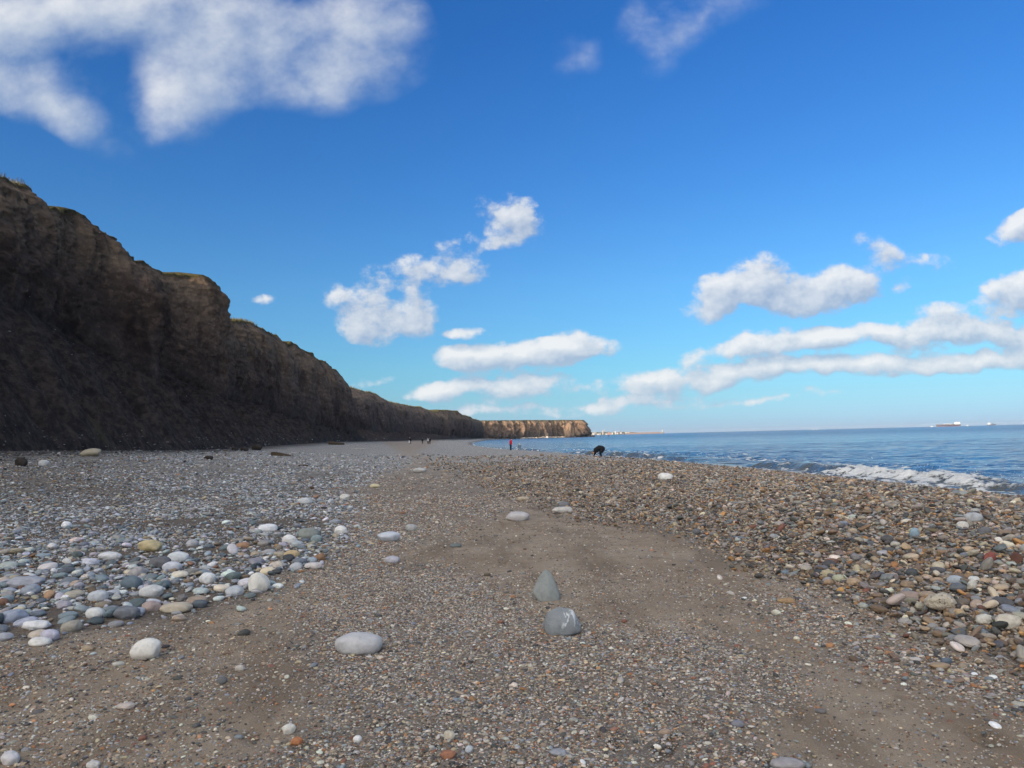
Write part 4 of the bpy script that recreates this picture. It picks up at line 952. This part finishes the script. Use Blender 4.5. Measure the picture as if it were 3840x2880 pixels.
def person(label, loc, rz, K, coat, legs, head, shoes=(.02, .02, .022), coat_len=0.0, hat=None, hgt=1.0, group=None):
    """K: joint positions (x forward, y left, z up) of a 1.75 m figure"""
    e = bpy.data.objects.new('person', None); COL.objects.link(e); e.location = loc; e.rotation_euler = (0, 0, rz); e.scale = (hgt,) * 3
    tag(e, label, 'person', group)
    P_ = {k: Vector(v) for k, v in K.items()}; Yv = Vector((0, 1, 0))
    up = (P_['head'] - P_['neck']).normalized(); fw = Yv.cross(up).normalized()
    if fw.x < 0 and up.z > .3: fw = -fw
    hc = P_['head'] + up * .03
    body = [[(P_['hip'], .08), (P_['waist'], .08), (P_['chest'], .08), (P_['neck'], .055), (hc - up * .05, .07), (hc + up * .06, .085)], [(hc - up * .06, .06), (hc - up * .06 + fw * .045, .045)], [(hc + fw * .08, .02), (hc + fw * .105 - up * .02, .018)]]
    jk, tr = [[(P_['hip'], .15 + coat_len), (P_['waist'], .145 + coat_len), (P_['chest'], .15 + coat_len * .6), (P_['neck'], .085)]], []
    for s, sg in (('L', 1), ('R', -1)):
        d = (P_['wr' + s] - P_['el' + s]).normalized(); hd = P_['wr' + s] + d * .09
        body.append([(P_['wr' + s], .03), (hd, .036)])
        for k in (-1, 0, 1): body.append([(hd, .02), (hd + d * .09 + Vector((.012 * k, -.012 * sg, 0)), .011)])
        body.append([(P_['wr' + s] + d * .04, .016), (P_['wr' + s] + d * .10 + Vector((.05, 0, 0)), .012)])
        body.append([(hc + Yv * .085 * sg, .022), (hc + Yv * .09 * sg - up * .03, .018)])
        body.append([(P_['an' + s], .04), (P_['kn' + s], .05)])
        g_ = coat_len
        jk.append([(P_['hip'] + Yv * .07 * sg, .135 + g_), (P_['waist'] + Yv * .06 * sg, .125 + g_), (P_['chest'] + Yv * .07 * sg, .13 + g_ * .6), (P_['neck'] + Yv * .02 * sg, .075)])
        jk.append([(P_['chest'] + Yv * .08 * sg, .10), (P_['sh' + s], .085), (P_['el' + s], .068), (P_['wr' + s], .048)])
        if g_: jk.append([(P_['hip'] + Yv * .07 * sg, .135 + g_), (P_['th' + s] * .55 + P_['kn' + s] * .45 + Vector((-.04, 0, 0)), .15 + g_ * .3)])
        tr.append([(P_['hip'] + Yv * .06 * sg, .13), (P_['th' + s], .105), (P_['kn' + s], .072), (P_['an' + s] + Vector((0, 0, .03)), .06)])
    flesh('body', body, m_skin, e, .018, 1)
    flesh('jacket', jk, plain('jacket_cloth', coat, .85, .2, .2), e)
    flesh('trousers', tr, plain('trouser_cloth', legs, .85, .2, .2), e)
    ms = plain('shoe_leather', shoes, .6, .3, .1)
    for s in 'LR': flesh('shoe', [[(P_['an' + s] + Vector((-.03, 0, -.03)), .05), (P_['an' + s] + Vector((.15, 0, -.045)), .036)]], ms, e, .015)
    hr = [[(hc + up * .085 - fw * .015, .088), (hc + up * .02 - fw * .055, .07)]]
    if hat: hr.append([(hc + up * .085 + fw * .06, .035), (hc + up * .075 + fw * .17, .022)])
    flesh('cap' if hat else 'hair', hr, plain('head_cover', head, .8, .2, .2), e, .016, 1)
    return e
m_skin = plain('skin', (.48, .30, .22), .6, .3, .08)
STAND = dict(hip=(0, 0, .93), waist=(.02, 0, 1.12), chest=(.06, 0, 1.34), neck=(.12, 0, 1.50), head=(.20, 0, 1.60), shL=(.05, .19, 1.40), shR=(.05, -.19, 1.40), elL=(.03, .25, 1.12), elR=(.03, -.25, 1.12), wrL=(.10, .27, .88), wrR=(.10, -.27, .88),
             thL=(0, .10, .86), thR=(0, -.10, .86), knL=(.03, .13, .48), knR=(.03, -.12, .48), anL=(0, .14, .08), anR=(0, -.13, .08))
WALK = dict(STAND, knL=(.16, .10, .50), anL=(.26, .10, .09), knR=(-.05, -.10, .48), anR=(-.28, -.10, .12), wrR=(.2, -.24, .92), wrL=(-.1, .24, .90))
BEND = dict(hip=(0, 0, .84), waist=(.17, 0, .94), chest=(.40, 0, .90), neck=(.56, 0, .80), head=(.66, 0, .70), shL=(.42, .19, .86), shR=(.42, -.19, .86), elL=(.46, .23, .58), elR=(.46, -.23, .58), wrL=(.58, .18, .36), wrR=(.58, -.18, .36),
            thL=(0, .11, .80), thR=(0, -.11, .80), knL=(.08, .13, .45), knR=(.04, -.13, .45), anL=(0, .14, .08), anR=(-.02, -.14, .08))
STOOP = dict(BEND, hip=(-.10, 0, .66), waist=(.12, 0, .72), chest=(.40, 0, .58), neck=(.56, 0, .47), head=(.62, 0, .38), shL=(.42, .2, .54), shR=(.42, -.2, .54), elL=(.46, .24, .34), elR=(.44, -.24, .34), wrL=(.58, .14, .16), wrR=(.56, -.14, .16), thL=(-.06, .11, .62), thR=(-.06, -.11, .62), knL=(.08, .14, .36), knR=(.05, -.14, .36))
def at(px, Y, lift=.0):
    x = (px - 1920) / FPX * Y; return (x, Y, float(zbeach(np.array(x), np.array(float(Y)))) + lift)
person('person in a red jacket and black cap standing by the water, looking down', at(1909, 109), .55, STAND, (.50, .012, .03), (.012, .03, .05), (.01, .01, .012), hat=True)
person('person in a light grey jacket and blue jeans bending over beside the red jacket', at(1943, 109), 1.75, dict(BEND), (.36, .42, .44), (.10, .16, .24), (.30, .30, .28), hgt=.93)
person('person in a long black coat stooping to the shingle on top of the bank', at(2246, 64), 2.95, STOOP, (.012, .013, .016), (.012, .016, .024), (.05, .03, .018), coat_len=.10, hgt=1.06)
person('distant person in dark clothes with pale hair carrying a white bag below the cliff', at(1535, 205), -2.2, WALK, (.012, .012, .018), (.012, .014, .02), (.55, .53, .50))
person('distant person all in black standing alone between two others below the cliff', at(1580, 215), 1.2, STAND, (.014, .014, .018), (.012, .012, .015), (.04, .03, .025))
person('distant person in a whitish top and dark trousers below the cliff', at(1601, 208), -1.9, STAND, (.50, .50, .52), (.02, .022, .03), (.35, .30, .25))
person('distant person in dark clothes right behind the whitish top', at(1607.5, 210), -1.6, STAND, (.015, .015, .02), (.015, .015, .02), (.25, .2, .16))
p = np.array(at(1530.5, 204.5, 0)); o = poly_prism('bag', [(-.16, .25), (-.2, .72), (-.08, .80), (-.04, 1.0), (.04, 1.0), (.08, .80), (.2, .72), (.17, .25)], -.08, .08, plain('white_plastic', (.75, .75, .75), .5, .3, .05), bevel=.03)
o.location = p; tag(o, 'white carrier bag held by the pale-haired person below the cliff', 'bag')

# ------------------------------------------------------------------ sea stack and rocks off the headland
def rock_tower(name, base, w, h, mat, seed, taper=.45):
    bm = bmesh.new(); bmesh.ops.create_icosphere(bm, subdivisions=4, radius=.5)
    C = np.array([v.co[:] for v in bm.verts]); t = C[:, 2] + .5
    k = (1.25 - taper * 1.5 * t) * (1 + .28 * fbm(C[:, 0] * 3, C[:, 1] * 3, C[:, 2] * 2.2, s=int(seed), o=3) + .25 * (ridge(C[:, 0] * 5, C[:, 1] * 5, C[:, 2] * .6, s=int(seed) + 3, o=2) - .5))
    V = np.stack([C[:, 0] * w * k, C[:, 1] * w * .8 * k, (np.sign(C[:, 2]) * np.abs(C[:, 2] * 2) ** .7 / 2 + .5) * h * 1.02 - h * .03], -1)
    for v, c in zip(bm.verts, V): v.co = c
    for f in bm.faces: f.smooth = True
    me = bpy.data.meshes.new(name); bm.to_mesh(me); bm.free()
    z = np.array([v.co.z for v in me.vertices]) / h
    fattr(me, 'up', np.clip(z, 0, .8)); fattr(me, 'turf', z * 0); fattr(me, 'scree', z * 0)
    o = link(name, me, mat); o.location = base; return o
o = rock_tower('rock_pinnacle', (74.5, 984, SEA - .6), 12, 20.5, m_far, 5, .42); tag(o, 'tall sunlit rock pinnacle standing against the headland', 'rock')
for px, py, w, h, Y in ((2216, 1633, 15, 6, 1010), (2203, 1634, 8, 4, 1000), (2247, 1633, 5, 2.5, 1050), (2258, 1633, 4, 2, 1080), (2276, 1632.5, 7, 3, 1090)):
    w_, h_ = w * Y / FPX, h * Y / FPX + .8
    o = rock_tower('rock', ((px - 1920) / FPX * Y, Y, SEA - .8), w_, h_, m_clod, px, .3); tag(o, {2216: 'largest dark rock in the sea off the tip of the headland', 2203: 'dark rock touching the tip of the headland', 2247: 'tiny dark rock in the sea, third out from the headland', 2258: 'tiny dark rock in the sea, fourth out from the headland', 2276: 'farthest dark rock in the sea off the headland'}[px], 'rock')
n = 420; t = rs.uniform(.42, .96, n); bx = A[0] + (B - A)[0] * t; by = A[1] + (B - A)[1] * t - rs.uniform(13, 21, n)
scatter('shore_boulders', np.stack([bx, by, np.full(n, SEA + .3)], -1), np.exp(rs.randn(n) * .4) * 1.7, paint(n, np.array([(.36, .30, .25), (.28, .23, .19), (.40, .36, .31)]), np.array([.4, .3, .3])), m_inst, 'pale boulders along the foot of the headland', 'boulders', (.6, .9), ng=NG)

# ------------------------------------------------------------------ grass on the cliff edge
rimX, rimY, rimZ = CX[:, NT_ + NF_ - 1], CY[:, NT_ + NF_ - 1], CZ[:, NT_ + NF_ - 1]
def blades(sel, n, h0, h1, wd, back):
    idx = rs.choice(sel, n); f = rs.uniform(0, 1, n)
    x = rimX[idx] - back * rs.rand(n) ** 1.5 - .05; y = rimY[idx] + (f - .5) * .2; z = rimZ[idx] - .04
    h = rs.uniform(h0, h1, n); a = rs.uniform(0, 3.14, n); lx, ly = rs.randn(2, n) * .3 * h
    b = np.stack([x, y, z], -1); d = np.stack([np.cos(a), np.sin(a), 0 * a], -1) * wd * rs.uniform(.6, 1.3, n)[:, None]
    V = np.stack([b - d, b + d, b + np.stack([lx, ly, h], -1)], 1).reshape(-1, 3); return V
m_grass = plain('dry_grass', (.16, .135, .06), .9, .1, .5, .6)
GV = [blades(np.where((rimY > 40) & (rimY < 58.4))[0], 1500, .18, .55, .03, .9), blades(np.where((rimY > 58.4) & (rimY < 93))[0], 900, .05, .18, .03, .5),
      blades(np.where((rimY > 114) & (rimY < 128))[0], 900, .2, .75, .05, 1.2), blades(np.where((rimY > 128) & (rimY < 200))[0], 1200, .08, .35, .06, .8), blades(np.where((rimY > 205) & (rimY < 800))[0], 4000, .3, 1.0, .14, 2)]
GV = np.concatenate(GV); o = link('cliff_grass', mesh_np('cliff_grass', GV, np.arange(len(GV)).reshape(-1, 3), False), m_grass); tag(o, 'dry grass fringing the top of the cliff', 'grass', kind='stuff')
m_stalk = plain('dead_stalk', (.10, .085, .07), .9, .1, .3)
def stalks(px, Y, hs, label):
    i = int(np.argmin(np.abs(rimY - Y))); e = bpy.data.objects.new('dead_plant', None); COL.objects.link(e); x = (px - 1920) / FPX * Y
    e.location = (x, Y, float(rimZ[i]) - .05); tag(e, label, 'plant')
    for j, h in enumerate(hs):
        dx_, dy_ = (j - len(hs) / 2) * .13, rs.randn() * .1; ln = rs.randn() * .06
        s = limb('stalk', [(dx_, dy_, 0), (dx_ + ln * .4, dy_, h * .5), (dx_ + ln, dy_, h)], .016, .010, m_stalk, e, 5)
        hd = limb('seed_head', [(dx_ + ln, dy_, h - .03), (dx_ + ln, dy_, h + .06)], .03, .02, m_stalk, s, 6)
stalks(50, 56.6, [.55, .62, .72, .6, .5, .58], 'cluster of tall dead stalks on the cliff top at the left edge')
stalks(20, 56.0, [.45, .35], 'pair of short dead stalks left of the tall cluster')
stalks(858, 118, [.7, .55, .8, .6], 'dead stalks on the cliff top behind the near buttress')
stalks(1032, 140, [.5, .4], 'tiny tuft of dead stalks on the second cliff top')

# ------------------------------------------------------------------ far shore: town and harbour
def box(bm, x0, x1, y0, y1, z0, z1):
    vs = [bm.verts.new(c) for c in ((x0, y0, z0), (x1, y0, z0), (x1, y1, z0), (x0, y1, z0), (x0, y0, z1), (x1, y0, z1), (x1, y1, z1), (x0, y1, z1))]
    for f in ((0, 3, 2, 1), (4, 5, 6, 7), (0, 1, 5, 4), (1, 2, 6, 5), (2, 3, 7, 6), (3, 0, 4, 7)): bm.faces.new([vs[i] for i in f])
def bmobj(name, fn, mat, parent=None, smooth=False):
    bm = bmesh.new(); fn(bm); me = bpy.data.meshes.new(name); bm.to_mesh(me); bm.free()
    if smooth:
        for f in me.polygons: f.use_smooth = True
    return link(name, me, mat, parent)
YT = 4600.0; KT = YT / FPX
def fx(px): return (px - 1920) * KT
xs = np.linspace(fx(1900), fx(2530), 160); hz = np.interp(xs, [fx(1900), fx(2200), fx(2260), fx(2330), fx(2345), fx(2400), fx(2440), fx(2480), fx(2530)], [30, 25, 23, 20, 17, 19, 14, 7, 0]) + 2.5 * fbm(xs / 60, 0, s=3, o=3)
rows = np.linspace(0, 1, 9)
HX = np.repeat(xs[None], 9, 0); HYv = YT + 40 + 900 * np.repeat(rows[:, None], 160, 1); HZ = SEA - .5 + np.outer(np.sin(rows * math.pi / 2) ** .7, np.maximum(hz, 0))
M = Mat('far_fields', rough=1, spec=.05); q = M.g; M.col(q.mix(q.noise(M.pos(), .012, 4), (.07, .09, .05), (.17, .17, .10)))
o = link('far_hills', mesh_np('far_hills', np.stack([HX, HYv, HZ], -1).reshape(-1, 3), grid_faces(9, 160)), M.m); tag(o, 'low wooded coast behind the distant town', kind='structure')
m_ww, m_br, m_rf, m_gr = plain('white_render', (.50, .48, .45), .8, .2, .05), plain('brick_wall', (.42, .22, .16), .85, .2, .2), plain('slate_roof', (.16, .15, .16), .8, .2, .2), plain('grey_concrete', (.42, .38, .34), .85, .2, .15)
def building(px, w, base, h, mat, label, roof=True, name='house', cat='building', dY=0.0, dome=False, group=None):
    e = bpy.data.objects.new(name, None); COL.objects.link(e); e.location = (fx(px), YT + 20 + dY, SEA + base * KT); W_, H_ = w * KT, h * KT
    bmobj('wall', lambda bm: box(bm, -W_ / 2, W_ / 2, 0, 14, -3, H_ * (.72 if roof else 1)), mat, e)
    if dome: bmobj('dome', lambda bm: bmesh.ops.create_uvsphere(bm, u_segments=16, v_segments=10, radius=W_ * .46, matrix=Matrix.Translation((0, 7, H_))), m_ww, e, True)
    elif roof:
        def rf(bm):
            c = [(-W_ / 2 - .4, -.5, H_ * .72), (W_ / 2 + .4, -.5, H_ * .72), (W_ / 2 + .4, 14.5, H_ * .72), (-W_ / 2 - .4, 14.5, H_ * .72), (-W_ / 2 - .4, 7, H_), (W_ / 2 + .4, 7, H_)]
            v = [bm.verts.new(k) for k in c]
            for f in ((0, 1, 5, 4), (2, 3, 4, 5), (0, 4, 3), (1, 2, 5), (3, 2, 1, 0)): bm.faces.new([v[i] for i in f])
        bmobj('roof', rf, m_rf, e)
    for k in range(max(2, int(w // 2.5))):
        xx = -W_ / 2 + (k + .5) * W_ / max(2, int(w // 2.5)); bmobj('window', lambda bm: box(bm, xx - .9, xx + .9, -.12, -.02, H_ * .25, H_ * .52), m_rf, e)
    return tag(e, label, cat, group)
G_ = 'buildings of the distant town'
for px, w, base, h, mt, rf_, lab in ((2204, 5, 2, 10, m_ww, False, 'white block of the distant town nearest the headland'), (2212, 12, 2, 6, m_ww, False, 'long low white shed of the distant town'), (2222, 8, 3, 7, m_ww, True, 'white shed with dark roof right of the long low one'), (2226, 6, 5, 6, m_ww, False, 'white block higher up behind the sheds'),
    (2232, 5, 4, 6, m_gr, False, 'pale squat block between the sheds and the towers'), (2241, 9, 2, 4, m_ww, True, 'small white house before the towers'), (2248, 5, 2, 7, m_gr, True, 'grey house at the foot of the towers'), (2258, 4, 3, 13, m_gr, False, 'left tall grey tower of the distant town'), (2265, 3.5, 3, 12, m_gr, False, 'right tall grey tower of the distant town'),
    (2272, 7, 2, 5, m_ww, True, 'white house right of the grey towers'), (2280, 6, 3, 8, m_br, True, 'red brick house, first right of the towers'), (2286, 5, 2, 7, m_br, True, 'red brick house, second right of the towers'), (2293, 6, 3, 7, m_ww, True, 'white gabled house before the domed building'), (2312, 6, 3, 6, m_ww, True, 'white house right of the domed building'),
    (2318, 7, 3, 7, m_br, True, 'broad brick house right of the domed building'), (2325, 5, 4, 8, m_ww, True, 'white house near the harbour end of the town'), (2330, 5, 3, 7, m_br, True, 'last brick house of the town before the harbour wall'), (2336, 4, 2, 4, m_ww, True, 'small white house by the harbour wall'), (2350, 16, 4, 4, m_ww, False, 'long pale flat-roofed shed above the harbour wall')):
    building(px, w, base, h, mt, lab, rf_, dY=rs.uniform(0, 40), group=G_)
building(2305, 4.5, 3, 8, m_ww, 'white domed building in the middle of the distant town', False, dome=True, dY=5, group=G_)
def mast(px, w, y0, h, label):
    e = bmobj('mast', lambda bm: [box(bm, -w * KT / 2, w * KT / 2, -w * KT / 2, w * KT / 2, 0, h * KT * .6), box(bm, -w * KT / 3, w * KT / 3, -w * KT / 3, w * KT / 3, h * KT * .6, h * KT), box(bm, -w * KT * 1.4, w * KT * 1.4, -.4, .4, h * KT * .72, h * KT * .74)], m_gr)
    e.location = (fx(px), YT + 25, SEA + y0 * KT); tag(e, label, 'mast')
mast(2265, .8, 12, 15, 'tall thin mast rising over the grey towers'); mast(2261, .7, 12, 9, 'shorter mast left of the tall one in the town'); mast(2306, .5, 12, 6, 'small mast behind the domed building')
o = bmobj('harbour_wall', lambda bm: [box(bm, fx(2340), fx(2484), 0, 9, -2, 7), box(bm, fx(2344), fx(2470), 7, 10, 7, 9.5)], plain('harbour_stone', (.24, .17, .14), .9, .1, .15, .05)); o.location = (0, YT, SEA); tag(o, 'long brown harbour wall running out from the town', 'harbour wall')
e = bpy.data.objects.new('lighthouse', None); COL.objects.link(e); e.location = (fx(2479), YT + 4, SEA + 5.5); tag(e, 'white lighthouse at the end of the harbour wall', 'lighthouse')
bmobj('tower', lambda bm: bmesh.ops.create_cone(bm, segments=20, radius1=3.6, radius2=2.3, depth=15, cap_ends=True, matrix=Matrix.Translation((0, 0, 7.5))), m_ww, e, True)
bmobj('lantern', lambda bm: bmesh.ops.create_cone(bm, segments=16, radius1=2.0, radius2=1.8, depth=3, cap_ends=True, matrix=Matrix.Translation((0, 0, 16.5))), m_rf, e, True)
bmobj('roof', lambda bm: bmesh.ops.create_cone(bm, segments=16, radius1=2.3, radius2=.1, depth=2, cap_ends=True, matrix=Matrix.Translation((0, 0, 19))), m_ww, e, True)
bmobj('base', lambda bm: box(bm, -6, 7, -4, 4, -1.5, 3), m_ww, e)

# ------------------------------------------------------------------ ships
m_hull, m_red, m_deck = plain('dark_hull', (.05, .055, .07), .5, .4, .1, .05), plain('red_hull', (.13, .04, .045), .6, .3, .1, .05), plain('white_paint', (.80, .79, .76), .5, .4, .03)
m_oxide = plain('oxide_deck', (.30, .10, .07), .7, .3, .1, .05)
def ship(px, Y, L_, label, name, bow, hull_h, mats, blocks):
    """hull along X, bow -1 = left; blocks are (part, x0, x1, y half-width, z0, z1, material) with x in hull lengths"""
    e = bpy.data.objects.new(name, None); COL.objects.link(e); e.location = ((px - 1920) / FPX * Y, Y, SEA); tag(e, label, 'ship' if L_ > 40 else 'boat')
    e.scale = (bow, 1, 1); Bm = L_ * .075
    def hull(z0, z1, r0, r1):
        def f(bm):
            out = lambda r, k: [(-.5, -.7), (-.5, .7), (-.44, 1), (.30, 1), (.42, .6), (.5 + r, 0), (.42, -.6), (.30, -1), (-.44, -1)]
            lo = [bm.verts.new((x * L_, y * Bm, z0)) for x, y in out(r0, 0)]; hi = [bm.verts.new((x * L_, y * Bm * 1.03, z1 + (L_ * .012 if x > .40 else 0))) for x, y in out(r1, 1)]
            n = len(lo)
            for i in range(n): bm.faces.new((lo[i], hi[i], hi[(i + 1) % n], lo[(i + 1) % n]))
            bm.faces.new(lo); bm.faces.new(hi[::-1])
        return f
    bmobj('hull', hull(hull_h * .38, hull_h, .005, .02), mats[0], e); bmobj('lower_hull', hull(-1, hull_h * .38 - .01, -.01, .004), mats[1], e)
    for nm, x0, x1, hw, z0, z1, mt in blocks: bmobj(nm, lambda bm: box(bm, x0 * L_, x1 * L_, -hw * Bm, hw * Bm, z0, z1), mt, e)
    return e
ship(3547, 6000, 190, 'long dark tanker with a white superstructure at its right end', 'tanker', -1, 15, (m_hull, m_red),
     [('deckhouse', -.48, -.30, .9, 15.1, 25, m_deck), ('bridge', -.44, -.33, 1.1, 25, 31, m_deck), ('funnel', -.475, -.435, .35, 25, 33, m_deck), ('mast', -.375, -.365, .06, 31, 38, m_deck), ('manifold', .02, .17, .5, 19, 21, m_deck), ('manifold_leg', .02, .03, .4, 15.1, 19, m_deck), ('manifold_leg', .16, .17, .4, 15.1, 19, m_deck), ('tank', -.12, -.07, .6, 15.1, 20, m_deck), ('foremast', .455, .463, .06, 15.1, 26, m_deck), ('pipe_rack', -.28, .42, .2, 15.1, 16.5, m_oxide)])
ship(3709, 6000, 66, 'small dark supply vessel with its white bridge at the left', 'supply_vessel', -1, 8, (m_hull, m_hull),
     [('deckhouse', .14, .44, .9, 8.1, 14, m_deck), ('bridge', .22, .40, .8, 14, 18, m_deck), ('mast', .28, .30, .1, 18, 25, m_deck), ('funnel', .10, .15, .4, 8.1, 16, m_oxide), ('crane', -.20, -.15, .25, 8.1, 18, m_hull), ('crane_jib', -.30, -.15, .12, 16, 18, m_hull), ('stern_rail', -.49, -.47, .8, 8.1, 11, m_hull)])
for px, L_, lab in ((3486, 17, 'white motor boat just left of the tanker'), (3619, 12, 'small white boat between the tanker and the supply vessel'), (3042, 11, 'tiny white boat on the horizon, left of a pair'), (3055, 9, 'tiny white boat on the horizon, right of a pair')):
    ship(px, 4800, L_, lab, 'motor_boat', -1, 2.6, (m_deck, m_deck), [('cabin', -.25, .18, .7, 2.65, 4.8, m_deck), ('flybridge', -.15, .05, .6, 4.8, 6.2, m_deck), ('mast', -.05, -.03, .05, 6.2, 9, m_deck)])

# ------------------------------------------------------------------ sea air
o = bmobj('haze', lambda bm: box(bm, -24000, 24000, -3000, 16000, -9, 48), None)
hm = bpy.data.materials.new('sea_haze'); hm.use_nodes = True; hn = hm.node_tree.nodes; hn.clear()
pv = hn.new('ShaderNodeVolumePrincipled'); pv.inputs['Color'].default_value = (.80, .90, 1.0, 1); pv.inputs['Density'].default_value = 0.00004; pv.inputs['Anisotropy'].default_value = .2
ho = hn.new('ShaderNodeOutputMaterial'); hm.node_tree.links.new(pv.outputs[0], ho.inputs['Volume'])
o.data.materials.append(hm); tag(o, 'thin pale sea haze over beach and water', 'haze', kind='stuff')
cy.volume_step_rate = 10; cy.volume_max_steps = 8
